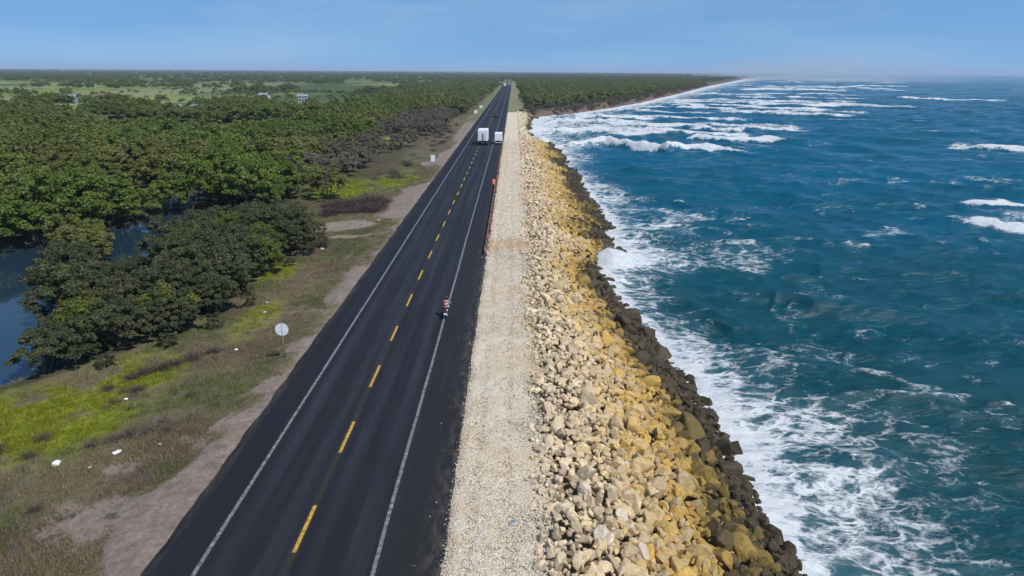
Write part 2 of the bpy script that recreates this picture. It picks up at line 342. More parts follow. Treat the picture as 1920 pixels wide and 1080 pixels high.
# ------------------------------------------------------------------ terrain sheet
def geo(a, b, k):
    n = int(math.log(b / a) / math.log(1 + k)); return a * (b / a) ** (np.arange(1, n + 1) / n)
dl = 42.
xs = np.concatenate([-12 - geo(dl - 12, 21000, .05)[::-1], np.arange(-dl, 16, .36), 16 + geo(.6, 21000, .055)])
ys = np.concatenate([np.arange(-60, 14, 4.), np.arange(14, 125, .5), 125 + geo(.7, 21500, .024)])
X, Y = np.meshgrid(xs, ys, indexing='xy')           # rows = y
Z = ground_z(X, Y)
def lerp(a, b, m): return a * (1 - m[..., None]) + np.array(b) * m[..., None]
GM = {}
def masks(x, y):
    d = ROAD_L - x; n = fbm(x, y, 5, 4, 21); n2 = fbm(x, y, 2.2, 4, 31); n3 = fbm(x, y, 14, 4, 41)
    near = 1 - sstep(28, 40, y)
    sand = sstep(-1.7, 2.0, (.55 + (n - .5) * 2.4 + near * (4.6 * sstep(.36, .70, n)) + 1.8 * sstep(.52, .64, n2) * sstep(60, 40, y) + 1.6 * ell(x, y, -16.2, 62, 2.2, 6) + 4.5 * ell(x, y, -19, 108, 6, 15)) - d)
    sand = np.maximum(sand, np.maximum(ell(x, y, -19.2, 27.0, 2.4, 2.6, .7) * .8, ell(x, y, -20.4, 31.0, 1.3, 1.1, .7) * .7)); sand = np.maximum(sand, sstep(.60, .72, fbm(x, y, 2.6, 4, 65)) * .6 * sstep(9, 4, d))
    sand = sand * (1 - .9 * ell(x, y, -18.0, 31.0, 1.4, 2.2, .5))
    sand = np.maximum(sand, ell(x, y, -23.5, 90, 5, 3.2, .3) * .95); sand = np.maximum(sand, ell(x, y, -20.5, 83.5, 3.6, 1.1, .4) * .8)
    sand = np.maximum(sand, sstep(130, 160, y) * (1 - sstep(250, 330, y)) * sstep(0, 1.5, 4.5 + (n3 - .5) * 9 - d))
    lime = np.maximum.reduce([ell(x, y, -29.5, 36.5, 6.5, 5.5, .45), ell(x, y, -26, 43.5, 3.4, 3.2, .5), ell(x, y, -24.2, 67, 1.6, 4, .4), ell(x, y, -21.5, 54, 1.6, 5, .5) * .7,
                              ell(x, y, -33, 22, 8, 3, .5) * .6, ell(x, y, -31, 121, 7, 11, .4), ell(x, y, -22, 131, 4.5, 12, .5) * .85, ell(x, y, -55, 165, 9, 16, .4), ell(x, y, -36, 210, 6, 20, .5)])
    lime = lime * sstep(.30, .52, n2) * sstep(1.5, 3.5, d)
    green = sstep(.44, .60, n) * sstep(.8, 2.2, d)
    brown = np.maximum(sstep(.52, .66, fbm(x, y, 3.2, 4, 61)) * sstep(1, 3, d), ell(x, y, -18.0, 31.0, 1.4, 2.2, .5))
    return dict(sand=np.clip(sand, 0, 1) * (d > -2), lime=lime, green=green, brown=brown)
mk = masks(X, Y)
C = np.ones(X.shape + (3,)) * np.array((.118, .098, .060))
C = lerp(C, (.088, .090, .042), mk['green'] * .75); C = lerp(C, (.068, .050, .042), mk['brown'] * .85)
C = lerp(C, (.160, .185, .012), mk['lime'])
# forest floor, fields, coast strip
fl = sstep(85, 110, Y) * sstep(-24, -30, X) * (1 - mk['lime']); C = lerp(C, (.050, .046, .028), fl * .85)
fld = sstep(300, 380, Y + (fbm(X, Y, 60, 3, 71) - .5) * 120) * sstep(-40, -75, X)
fcol = lerp(np.ones(X.shape + (3,)) * np.array((.125, .180, .030)), (.170, .200, .060), sstep(.45, .62, fbm(X, Y * .35, 55, 4, 81)))
fcol = lerp(fcol, (.05, .075, .025), sstep(.52, .66, fbm(X, Y * .3, 120, 4, 91))); fcol = lerp(fcol, (.17, .165, .10), sstep(.64, .72, fbm(X, Y * .25, 160, 3, 95)) * .6)
C = np.where(fld[..., None] > 0, C * (1 - fld[..., None]) + fcol * fld[..., None], C)
far = sstep(900, 1700, Y); C = lerp(C, (.060, .085, .034), far * .75); wet_ = sstep(.02, .3, pond_mask(X - 2, Y)) + sstep(.02, .3, pond_mask(X + 4, Y - 3)); C = lerp(C, (.045, .040, .024), np.clip(wet_, 0, 1) * .9)
xc_ = shore(Y); rt = (X > 0) & (Y > 330)
C[rt] = np.array((.062, .068, .034))
cb = sstep(16, 7, xc_ - X + (fbm(X, Y, 12, 3, 3) - .5) * 12) * sstep(336, 350, Y) * (X > 0); C = lerp(C, (.125, .090, .066), cb)
vg = sstep(345, 330, Y) * sstep(CREST - .2, CREST + .6, X); C = lerp(C, (.26, .19, .10), vg)
rvg = ((X > ROAD_R - .3) & (X < 6.5 + (fbm(X, Y, 9, 3, 8) - .5) * 3) & (Y > 325)); C[rvg] = np.array((.165, .165, .085))
lvg = ((X < ROAD_L + .3) & (X > -20 + (fbm(X, Y, 14, 3, 18) - .5) * 5) & (Y > 300)); C[lvg] = np.array((.135, .145, .070))
me = npmesh('ground', np.stack([X, Y, Z], -1).reshape(-1, 3), grid_faces(*X.shape), MAT['ground'], True, cols={'gcol': np.concatenate([C, np.ones(X.shape + (1,))], -1).reshape(-1, 4)}, floats={'sandm': np.clip(mk['sand'] * (X < ROAD_L + .4) * (1 - sstep(300, 340, Y)), 0, 1).ravel()})
obj('ground', me, kind='structure')

# ------------------------------------------------------------------ road
yy = np.concatenate([np.arange(-25, 130, 1.0), np.arange(130, 1000, 8.), np.arange(1000, 1420, 10.)])
def road_x(y):                       # straight, then a long bend inland
    return -np.where(y > 930, (y - 930) ** 2 / 2600., 0)
def strip(x0, x1, z, ya, wob=0., seed=1, skirt=None):
    off = road_x(ya); a = x0 + off + (fbm(ya, ya * 0, 1.7, 3, seed) - .5) * wob; b = x1 + off + (fbm(ya, ya * 0 + 5, 1.4, 3, seed + 3) - .5) * wob
    if skirt is None:
        v = np.stack([np.stack([a, ya, ya * 0 + z], 1), np.stack([b, ya, ya * 0 + z], 1)], 1)
    else:
        v = np.stack([np.stack([a - .18, ya, ya * 0 + skirt], 1), np.stack([a, ya, ya * 0 + z], 1), np.stack([a * .5 + b * .5, ya, ya * 0 + z], 1), np.stack([b, ya, ya * 0 + z], 1), np.stack([b + .12, ya, ya * 0 + skirt], 1)], 1)
    n = v.shape[1]; f = grid_faces(len(ya), n)[:, ::-1]; return v.reshape(-1, 3), f
yr = np.concatenate([np.arange(-25, 160, .35), np.arange(160, 1000, 6.), np.arange(1000, 1420, 10.)])
v, f = strip(ROAD_L, ROAD_R, 0.0, yr, .22, 4, -.2)
road = obj('road', npmesh('road', v, f, MAT['asphalt']), kind='structure')
for nm, x0 in (('edge_line', -12.55), ('edge_line', -5.45)):
    a = yy if nm == 'edge_line' else yy
    w_ = .085
    wob = (fbm(a, a * 0 + x0, 9, 3, 6) - .5) * (.10 if x0 > -6 else .04)
    off = road_x(a) + x0 + wob
    v = np.stack([np.stack([off - w_, a, a * 0 + .004], 1), np.stack([off + w_, a, a * 0 + .004], 1)], 1).reshape(-1, 3)
    obj(nm, npmesh(nm, v, grid_faces(len(a), 2)[:, ::-1], MAT['white_line']), road)
dash = None; y0 = 23.65 - 7.78 * 4
dme = npmesh('centre_dash', [(-.085, 0, 0), (.085, 0, 0), (.085, 3.25, 0), (-.085, 3.25, 0)], [(0, 1, 2, 3)], MAT['yellow_line'])
for i in range(125):
    yd = y0 + 7.78 * i
    if yd > 930: break
    o = obj('centre_dash', dme, road); o.location = (ROAD_C + (vnoise(i * 1.7, 0) - .5) * .06, yd, .004); o.scale = (1, 1 + (vnoise(i * 2.3, 4) - .5) * .12, 1)

# gravel shoulder
ga = np.concatenate([np.arange(-25, 60, .16), np.arange(60, 150, .5), np.arange(150, 342, 1.5)])
gx = np.linspace(0, 1, 30); GY, GT = np.meshgrid(ga, gx, indexing='ij')
x0 = ROAD_R - .05 + (fbm(GY, GY * 0, 1.1, 3, 44) - .5) * .55 + (fbm(GY, GY * 0 + 4, 11, 2, 48) - .55) * .5; x1 = CREST + .7 + sstep(90, 160, GY) * 1.1 + (fbm(GY, GY * 0 + 9, 6, 4, 46) - .5) * 2.4 + (fbm(GY, GY * 0, 1.5, 2, 47) - .5) * .8
GX = x0 + GT * (x1 - x0)
GZ = -.10 + .13 * sstep(0, .10, GT) + (fbm(GX, GY, .5, 3, 7) - .5) * .10 + (fbm(GX, GY, 2.6, 3, 8) - .5) * .10 - .12 * sstep(.85, 1, GT)
GZ = GZ - .05 * np.exp(-((GX + 1.75) / .22) ** 2) - .05 * np.exp(-((GX + .2) / .22) ** 2)
GZ = np.where(GT <= .001, -.13, GZ)
gravel = obj('gravel_shoulder', npmesh('gravel_shoulder', np.stack([GX, GY, GZ], -1).reshape(-1, 3), grid_faces(*GX.shape)[:, ::-1], MAT['gravel'], True), kind='structure')
def gravel_z(x, y): return .02

# ------------------------------------------------------------------ stones
def hull(seed, n=18, sq=(1, .85, .7)):
    r = np.random.default_rng(seed); p = r.normal(size=(n, 3)); p = np.sign(p) * np.abs(p) ** .75; p /= np.linalg.norm(p, axis=1)[:, None]
    p *= np.array(sq) * r.uniform(.75, 1.15, 3); bm = bmesh.new()
    for q in p: bm.verts.new(q)
    h = bmesh.ops.convex_hull(bm, input=bm.verts)
    for g in set(h['geom_interior']) | set(h['geom_unused']):
        if isinstance(g, bmesh.types.BMVert) and g.is_valid: bm.verts.remove(g)
    bmesh.ops.triangulate(bm, faces=bm.faces); bmesh.ops.recalc_face_normals(bm, faces=bm.faces); return bm
def bm_np(bm):
    bm.verts.index_update(); v = np.array([q.co[:] for q in bm.verts]); f = np.array([[q.index for q in t.verts] for t in bm.faces]); bm.free(); return v, f
def rotm(r, n):
    q = r.normal(size=(n, 4)); q /= np.linalg.norm(q, axis=1)[:, None]; w, x, y, z = q.T
    return np.stack([1 - 2 * (y * y + z * z), 2 * (x * y - z * w), 2 * (x * z + y * w), 2 * (x * y + z * w), 1 - 2 * (x * x + z * z), 2 * (y * z - x * w), 2 * (x * z - y * w), 2 * (y * z + x * w), 1 - 2 * (x * x + y * y)], 1).reshape(n, 3, 3)
def merge(variants, idx, pos, scl, rot, tint=None):
    V, F, T = [], [], []; base = 0
    for k, (v, f) in enumerate(variants):
        s = np.where(idx == k)[0]
        if not len(s): continue
        w = np.einsum('nij,vj->nvi', rot[s], v) * scl[s][:, None, None] + pos[s][:, None, :]
        V.append(w.reshape(-1, 3)); F.append((f[None] + (np.arange(len(s)) * len(v))[:, None, None]).reshape(-1, 3) + base); base += len(s) * len(v)
        if tint is not None: T.append(np.repeat(tint[s], len(v), axis=0))
    return np.concatenate(V), np.concatenate(F), (np.concatenate(T) if tint is not None else None)
RV = [bm_np(hull(100 + i, 20, (1, .85, .66))) for i in range(22)]
PV = [bm_np(hull(300 + i, 9)) for i in range(8)]
def rev_z(x, y, xc):
    t = np.clip((x - CREST) / (xc - CREST), -.2, 1.3)
    return np.interp(t, [-.2, 0, .12, .3, 1, 1.3], [0, .02, .18, -.15, -2.9, -4.1]) + (fbm(x, y, 3.0, 3, 15) - .5) * .7
def lay(y0, y1, sp, smin, smax, seed, x_in=0.):
    r = np.random.default_rng(seed); ny = int((y1 - y0) / sp); nx = int(14 / sp)
    gy, gx_ = np.meshgrid(np.arange(ny) * sp + y0, np.arange(nx) * sp, indexing='ij'); gy = gy.ravel() + r.uniform(-.5, .5, gy.size) * sp
    x = CREST + x_in + sstep(90, 160, gy) * 1.0 + gx_.ravel() + r.uniform(-.5, .5, gy.size) * sp
    xc = shore(gy); ok = x < xc + .9; x, gy, xc = x[ok], gy[ok], xc[ok]
    t = (x - CREST) / (xc - CREST)
    s = r.uniform(smin, smax, len(x)) ** 1 * np.interp(t, [0, .1, .35, 1], [.5, .72, .95, 1.18]) * np.where(r.random(len(x)) < .10, 1.5, 1)
    z = rev_z(x, gy, xc) + s * r.uniform(-.2, .12, len(x))
    return x, gy, z, s, t
def stone_tint(x, y, t, r):
    n = len(x); b = (r.random(n) - .5) * 2; nn = fbm(x, y, 7, 3, 33) - .5
    pale = np.array((.53, .415, .285)); ochre = np.array((.40, .250, .070)); tan = np.array((.51, .375, .215)); wet = np.array((.052, .039, .022)); lich = np.array((.210, .150, .040))
    tt = t + nn * .34 + b * .07
    c = lerp(np.ones((n, 3)) * pale, tan, sstep(.10, .42, tt)); c = lerp(c, ochre, sstep(.38, .66, tt + b * .14))
    c = lerp(c, lich, sstep(.66, .80, tt) * .8)
    wt = sstep(.69, .86, t + nn * .50 + b * .12); wt = np.maximum(wt, sstep(.92, 1.0, t)); c = lerp(c, wet, wt)
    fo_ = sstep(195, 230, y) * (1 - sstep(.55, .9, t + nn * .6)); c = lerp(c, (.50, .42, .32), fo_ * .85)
    c = c * (1 + b[:, None] * .24) * np.array((1, 1 + .02, 1.0)); c = np.where((r.random(n) < .025)[:, None] & (t < .5)[:, None], c * 0 + np.array((.56, .47, .355)), c)
    return np.concatenate([np.clip(c, .01, .75), wt[:, None]], 1)
A = [lay(16, 62, .74, .38, .62, 1), lay(16, 62, .40, .20, .33, 2), lay(62, 130, .66, .32, .52, 3), lay(62, 130, .55, .18, .30, 4), lay(130, 346, .80, .40, .72, 5), lay(16, 90, 2.6, .75, 1.05, 6, 1.5)]
x, y, z, s, t = [np.concatenate([a[i] for a in A]) for i in range(5)]
tint = stone_tint(x, y, t, RNG); n = len(x); idx = RNG.integers(0, len(RV), n); pos = np.stack([x, y, z], 1)
rev = empty('rock_revetment', (CREST, 20, 0), label='long slope of tumbled limestone boulders between gravel shoulder and breaking sea', cat='sea wall')
vis = (y > 23) & (x < 13.5); score = np.where(vis, s / np.hypot(y, 19), 0); top = np.argsort(-score)[:300]
rest = np.ones(n, bool); rest[top] = False
ry = []
for k in range(len(RV)):
    bm = hull(100 + k, 20, (1, .85, .66)); bmesh.ops.dissolve_limit(bm, angle_limit=rad(12), verts=bm.verts, edges=bm.edges)
    bmesh.ops.bevel(bm, geom=bm.edges[:], offset=.07, segments=1, affect='EDGES', clamp_overlap=True)
    me = bpy.data.meshes.new('rock'); bm.to_mesh(me); bm.free(); me.materials.append(MAT['rock_i']); ry.append(me)
rr = RNG.uniform(-math.pi, math.pi, (300, 3))
for j, i in enumerate(top):
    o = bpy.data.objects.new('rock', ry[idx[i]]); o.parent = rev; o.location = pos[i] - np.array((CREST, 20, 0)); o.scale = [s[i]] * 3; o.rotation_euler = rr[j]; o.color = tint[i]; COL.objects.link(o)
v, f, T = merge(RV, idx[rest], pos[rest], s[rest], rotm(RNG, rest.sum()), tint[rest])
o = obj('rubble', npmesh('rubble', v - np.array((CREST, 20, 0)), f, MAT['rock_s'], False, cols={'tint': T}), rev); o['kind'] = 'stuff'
# loose crushed stone on the shoulder
n = 30000; y = 18 + 62 * RNG.random(n) ** 1.5; y[26000:] = RNG.uniform(70, 200, 4000); x = ROAD_R + RNG.random(n) * (CREST + .6 - ROAD_R) + (RNG.random(n) - .5) * .3
x = np.where((RNG.random(n) < .005), ROAD_R - RNG.random(n) ** 3 * 1.2, x)
s = .018 + .05 * RNG.random(n) ** 2.2 + (y > 70) * .05 + .05 * sstep(-.5, CREST, x) * RNG.random(n) ** 2; z = np.where(x < ROAD_R - .1, .004, .03) + s * .3
b = RNG.random(n)[:, None]; T = np.concatenate([np.array((.42, .36, .285)) * (1 - b) + np.array((.60, .545, .46)) * b, np.zeros((n, 1))], 1)
T[:, :3] = np.where((fbm(x, y, 3, 3, 51) > .55)[:, None], T[:, :3] * np.array((.98, .86, .68)), T[:, :3])
v, f, T = merge(PV, RNG.integers(0, len(PV), n), np.stack([x, y, z], 1), s, rotm(RNG, n), T)
o = obj('crushed_stone', npmesh('crushed_stone', v, f, MAT['rock_s'], False, cols={'tint': T}), gravel); o['kind'] = 'stuff'

# ------------------------------------------------------------------ sea
WD = np.array((-.34, -.94)); WD = WD / np.hypot(*WD); WT = np.array((-WD[1], WD[0]))
def tile(N, L, l0, l1, spread, seed):
    r = np.random.default_rng(seed); k = 2 * np.pi * np.fft.fftfreq(N, L / N); kx, ky = np.meshgrid(k, k, indexing='xy'); kk = np.hypot(kx, ky); kk[0, 0] = 1
    cs_ = (kx * WD[0] + ky * WD[1]) / kk; lam = 2 * np.pi / kk
    P = kk ** -3.4 * np.clip(cs_, 0, 1) ** spread * ((lam > l0) & (lam < l1)); P[0, 0] = 0
    a = np.sqrt(P) * (r.normal(size=P.shape) + 1j * r.normal(size=P.shape)); h = np.fft.ifft2(a).real; sd_ = h.std()
    return [q / sd_ for q in (h, np.fft.ifft2(-1j * kx / kk * a).real, np.fft.ifft2(-1j * ky / kk * a).real)]
def samp(T, L, x, y):
    N = T.shape[0]; u = x / L * N; v = y / L * N; i = np.floor(u).astype(int); j = np.floor(v).astype(int); fu = u - i; fw = v - j; i0, i1, j0, j1 = i % N, (i + 1) % N, j % N, (j + 1) % N
    return (T[j0, i0] * (1 - fu) + T[j0, i1] * fu) * (1 - fw) + (T[j1, i0] * (1 - fu) + T[j1, i1] * fu) * fw
R_ = 13 * (22000 / 13) ** (np.arange(1560) / 1559.)
PH = np.concatenate([np.linspace(0, 42, 255), np.linspace(42, 88, 60)[1:]]) * math.pi / 180
RR, PP = np.meshgrid(R_, PH, indexing='ij'); SX = RR * np.sin(PP); SY = RR * np.cos(PP)
D = SX - shore(SY)                                   # metres out from the waterline
cell = RR * math.log(22000 / 13) / 1559
h = np.zeros_like(SX); dx = np.zeros_like(SX); dy = np.zeros_like(SX)
for (L, l0, l1, amp, spread, seed, f0, f1) in ((311., 16, 60, .42, 8, 1, 1500, 4000), (97., 4.5, 16, .30, 4, 2, 420, 1200), (29., 1.3, 4.5, .085, 2.5, 3, 110, 320), (9.7, .45, 1.3, .018, 2, 4, 30, 70)):
    T = tile(256, L, l0, l1, spread, seed); fade = amp * (1 - sstep(f0, f1, RR)) * sstep(-2, 9, D)
    h += fade * samp(T[0], L, SX, SY); dx += fade * samp(T[1], L, SX, SY); dy += fade * samp(T[2], L, SX, SY)
h0 = h.copy(); foam = np.zeros_like(SX)
# wash along the rocks
n1 = fbm(SX, SY, 9, 4, 101); n2 = fbm(SX, SY, 3, 4, 103); n3 = fbm(SX, SY, 26, 3, 107)
reach = np.interp(SY, [0, 26, 38, 50, 62, 72, 80, 95, 110, 160, 205, 230, 300, 400, 700, 3000], [4.6, 4.6, 5.0, 3.6, 3.0, 2.8, 6.5, 3.8, 3.8, 2.4, 4, 9, 14, 12, 14, 40]) * (.45 + 1.1 * n1)
Dp = np.maximum(D, 0)
foam = np.maximum(foam, (.72 + .35 * n2) * np.exp(-(Dp / reach) ** 1.6) * (D > -6)); foam = np.maximum(foam, .62 * np.exp(-(Dp / (reach * 2.6)) ** 2) * (.35 + n2))
# breaking crests
def breaker(pts, H, back=4., frontw=1.5, trail=7., amt=1.0):
    pts = np.array(pts, float); a = pts @ WT; b = pts @ WD; o = np.argsort(a); a, b = a[o], b[o]
    AA = SX * WT[0] + SY * WT[1]; BB = SX * WD[0] + SY * WD[1]
    m = (AA > a[0] - 8) & (AA < a[-1] + 8) & (np.abs(BB - b.mean()) < 30 + np.ptp(b)); A_, B_ = AA[m], BB[m]
    if not m.any(): return
    Ln = a[-1] - a[0]; b0 = np.interp(A_, a, b) + (fbm(A_, A_ * 0 + H + b.mean(), 7, 3, 9) - .5) * 3.0 * min(1, Ln / 25); u = B_ - b0
    pd = min(5, .35 * Ln); e = sstep(a[0] - pd, a[0] + Ln * .22, A_) * (1 - sstep(a[-1] - Ln * .35, a[-1] + pd, A_)); e = e * (.45 + .9 * fbm(A_, A_ * 0 + b.mean(), 10, 3, 4))
    fw = np.maximum(frontw, 1.3 * cell[m])
    h[m] += H * e * np.where(u > 0, np.exp(-(u / fw) ** 2), np.exp(-(u / back) ** 2)) * (1 + .5 * (n2[m] - .5) * 1.6) - .25 * H * e * np.exp(-((u - 3.2) / 2.2) ** 2)
    ff = np.where(u > 0, 1 - sstep(fw * .5, fw * 1.5, u + (n2[m] - .5) * 1.6), np.exp(-(np.abs(u) / trail) ** 1.2) * (.55 + .8 * n2[m]))
    foam[m] = np.maximum(foam[m], np.clip(ff * np.clip(e * 1.7, 0, 1) * amt, 0, 1))
_z = (CAM_H + 3.0) / (CAM_H + 2.5)
for pts, H, tr in (([(12.5, 209), (20, 214), (28.5, 216), (36, 206), (43.5, 196), (51, 200), (58, 197), (68, 188.5)], 2.3, 8), ([(61, 238), (63, 240), (67.8, 234), (76, 231), (89, 228)], 1.3, 3),
                   ([(136, 216), (150, 206), (175, 196)], 1.3, 4), ([(70, 101.4), (76, 97), (84, 93)], .8, 1.6), ([(80.7, 119.4), (92, 115)], .5, 1.2), ([(38, 300), (60, 285), (80, 276)], 1.3, 7), ([(48, 258), (66, 262)], .8, 4),
                   ([(14, 262), (30, 262), (40, 250)], 1.1, 14), ([(15, 300), (36, 330)], 1.2, 14), ([(30, 345), (70, 330)], 1.2, 12), ([(344, 665), (375, 610), (420, 590)], 1.8, 10)):
    breaker([(p[0] * _z, p[1] * _z) for p in pts], H, trail=tr)
r = np.random.default_rng(55)
for i in range(105):                                 # the surf zone further up the coast
    yb = 260 * (12.0) ** r.random(); wz = np.interp(yb, [260, 500, 1000, 3000], [70, 130, 230, 480]); xb = float(shore(yb)) + wz * r.random() ** 1.7
    ln = r.uniform(18, 70) * np.interp(yb, [260, 3000], [1, 4]); c0 = np.array((xb, yb)); wg = np.interp(yb, [260, 3000], [4, 30]); breaker([c0 + WT * ln * q + WD * r.uniform(-wg, wg) for q in np.linspace(0, 1, 6)], r.uniform(.7, 1.5), trail=r.uniform(4, 10) * np.interp(yb, [260, 3000], [1, 3]), frontw=1.1 * np.interp(yb, [260, 3000], [1, 2.6]), amt=r.uniform(.5, .95))
for i in range(120):                                 # scattered whitecaps
    yb = 40 * 40 ** r.random(); xb = float(shore(yb)) + 14 + (yb * .85) * r.random(); ln = r.uniform(.6, 3) * np.interp(yb, [40, 300, 1600], [.5, 1.2, 6]); c0 = np.array((xb, yb))
    breaker([c0, c0 + WT * ln], r.uniform(.1, .3), trail=r.uniform(.6, 1.6), frontw=.4, amt=r.uniform(.28, .48))
crest = h0 / .52
foam = np.maximum(foam, .46 * sstep(1.35, 2.6, crest + (n2 - .5) * 1.2) * sstep(.42, .62, fbm(SX, SY, 16, 3, 109)))
foam = np.maximum(foam, .42 * sstep(1.8, 3.2, crest) * sstep(.5, .68, n1)); foam = np.maximum(foam, .40 * sstep(.56, .70, n3) * sstep(.50, .68, n1) * (1 - sstep(150, 400, RR)) + .27 * sstep(.5, .7, n2) * sstep(50, 15, Dp) * (SY < 120))
# wave bursting on the rocks at the small point
bx = np.exp(-(((SX - 12.0) / 2.6) ** 2 + ((SY - 79) / 3.4) ** 2)); h += bx * (1.9 + 2.2 * (n2 - .5)); foam = np.maximum(foam, np.clip(bx * 2.2, 0, 1))
bx = np.exp(-(((SX - 10) / 2.2) ** 2 + ((SY - 232) / 6) ** 2)); h += bx * 1.5; foam = np.maximum(foam, np.clip(bx * 2, 0, 1))
h += .10 * foam * (fbm(SX, SY, .9, 3, 77) - .5) * (RR < 120)
deep = np.clip(sstep(30, 190, RR) + (n3 - .5) * .5, 0, 1)
SXd = SX - .9 * dx; SYd = SY - .9 * dy
sea = obj('sea', npmesh('sea', np.stack([SXd, SYd, SEA_Z + h], -1).reshape(-1, 3), grid_faces(*SX.shape), MAT['sea'], True, floats={'foam': foam.ravel(), 'deep': deep.ravel()}), kind='structure')

# ------------------------------------------------------------------ pond
px = np.array([-110, -26]); pv = [(-110, 30, POND_Z), (-28, 30, POND_Z), (-28, 122, POND_Z), (-110, 122, POND_Z)]
obj('pond', npmesh('pond', pv, [(0, 1, 2, 3)], MAT['pond']), kind='structure')

# ------------------------------------------------------------------ vegetation: shapes
def leaf_quads(r, P, N, size, asp=.55):
    """P (n,3) centres, N (n,3) normals -> diamond-ish quads"""
    n = len(P); N = N / np.linalg.norm(N, axis=1)[:, None]; a = r.normal(size=(n, 3)); U = np.cross(N, a); U /= np.linalg.norm(U, axis=1)[:, None]; V_ = np.cross(N, U)
    s = (size * r.uniform(.65, 1.35, n))[:, None]; q = np.stack([P - U * s, P - V_ * s * asp + N * s * .12, P + U * s, P + V_ * s * asp + N * s * .12], 1)
    return q.reshape(-1, 3), np.arange(4 * n).reshape(n, 4), np.repeat(r.random(n), 4)
def crown_mesh(name, seed, Rr, Hh, nc, per, leaf, mat, cr=(.42, .75), low=-.25, irr=.3):
    r = np.random.default_rng(seed); d = r.normal(size=(nc * 4, 3)); d /= np.linalg.norm(d, axis=1)[:, None]; d = d[d[:, 2] > low][:nc]; nc = len(d)
    lob = r.normal(size=(5, 3)); lob /= np.linalg.norm(lob, axis=1)[:, None]; bump = 1 + irr * (np.max(d @ lob.T, 1) - .55)
    fr = r.uniform(.60, 1.08, nc) * bump; Cc = d * np.array((Rr, Rr, Hh * .5)) * fr[:, None] + np.array((0, 0, Hh * .5))
    rc = r.uniform(*cr, nc) * Rr / 2.4; tone = r.random(nc)
    D_ = r.normal(size=(nc, per, 3)); D_ /= np.linalg.norm(D_, axis=2)[..., None]; D_[..., 2] = np.where(D_[..., 2] < -.35, -D_[..., 2], D_[..., 2])
    rad_ = r.uniform(.35, 1.0, (nc, per)) ** .5
    P = Cc[:, None] + D_ * (rc[:, None] * rad_)[..., None] * np.array((1, 1, .72)); Nn = D_ * .8 + np.array((0, 0, .55)) + r.normal(size=D_.shape) * .45
    v, f, l = leaf_quads(r, P.reshape(-1, 3), Nn.reshape(-1, 3), leaf); l = np.clip(.65 * l + .35 * np.repeat(tone, per * 4), 0, 1)
    return npmesh(name, v, f, mat, False, floats={'lr': l}), Cc
def trunk_mesh(name, seed, Cc, base_r=.10, stems=5):
    r = np.random.default_rng(seed); mb = MB(); sel = r.permutation(len(Cc))[:stems * 3]
    for k in range(stems):
        a = 2 * math.pi * k / stems + r.uniform(-.4, .4); t_ = Cc[sel[k]]; b = np.array((math.cos(a) * .22, math.sin(a) * .22, -.3)); m = b * .5 + t_ * .42 + r.normal(size=3) * .12
        mb.tube([b, b * .7 + m * .3 + r.normal(size=3) * .05, m, m * .4 + t_ * .6, t_], [base_r, base_r * .85, base_r * .65, base_r * .4, base_r * .15], 6)
        for q in (1, 2):
            e = Cc[sel[k + stems * q]]; mb.tube([m, m * .5 + e * .5 + r.normal(size=3) * .1, e], [base_r * .5, base_r * .35, base_r * .12], 5)
    return mb.mesh(name, MAT['bark'], True)
def twig_mesh(name, seed, n, Rr, Hh, w, mat, curl=.25):
    """bare branching scrub: thin crossed blades fanning out of a base"""
    r = np.random.default_rng(seed); V_, F_, L_ = [], [], []; b = 0
    for i in range(n):
        a = r.uniform(0, 2 * math.pi); el = r.uniform(.15, 1.45); ln = r.uniform(.55, 1.05); o = np.array((r.normal() * Rr * .22, r.normal() * Rr * .22, 0))
        d = np.array((math.cos(a) * math.cos(el) * Rr, math.sin(a) * math.cos(el) * Rr, math.sin(el) * Hh)) * ln; m = o + d * .5 + r.normal(size=3) * curl * .4; e = o + d + r.normal(size=3) * curl
        sd_ = np.cross(d, r.normal(size=3)); sd_ = sd_ / (np.linalg.norm(sd_) + 1e-6) * w
        V_ += [o - sd_, o + sd_, m + sd_ * .7, m - sd_ * .7, e]; F_ += [(b, b + 1, b + 2), (b, b + 2, b + 3), (b + 3, b + 2, b + 4)]; L_ += [r.random()] * 5; b += 5
        for k in range(3):
            p0 = m + (e - m) * r.random(); p1 = p0 + r.normal(size=3) * np.array((.22, .22, .16)) * Rr; s2 = sd_ * .55
            V_ += [p0 - s2, p0 + s2, p1]; F_ += [(b, b + 1, b + 2)]; L_ += [r.random()] * 3; b += 3
    return npmesh(name, np.array(V_), np.array(F_), mat, False, floats={'lr': np.array(L_)})
def tuft_mesh(name, seed, n, Hh, w, mat, spread=.18):
    r = np.random.default_rng(seed); V_, F_, L_ = [], [], []
    for i in range(n):
        o = r.normal(size=2) * spread; a = r.uniform(0, 6.28); lean = r.uniform(.1, .75) * Hh; hh = Hh * r.uniform(.55, 1.1); s = np.array((math.sin(a), -math.cos(a))) * w
        V_ += [(o[0] - s[0], o[1] - s[1], -.03), (o[0] + s[0], o[1] + s[1], -.03), (o[0] + math.cos(a) * lean, o[1] + math.sin(a) * lean, hh)]; F_.append((3 * i, 3 * i + 1, 3 * i + 2)); L_ += [r.random()] * 3
    return npmesh(name, np.array(V_), np.array(F_), mat, False, floats={'lr': np.array(L_)})

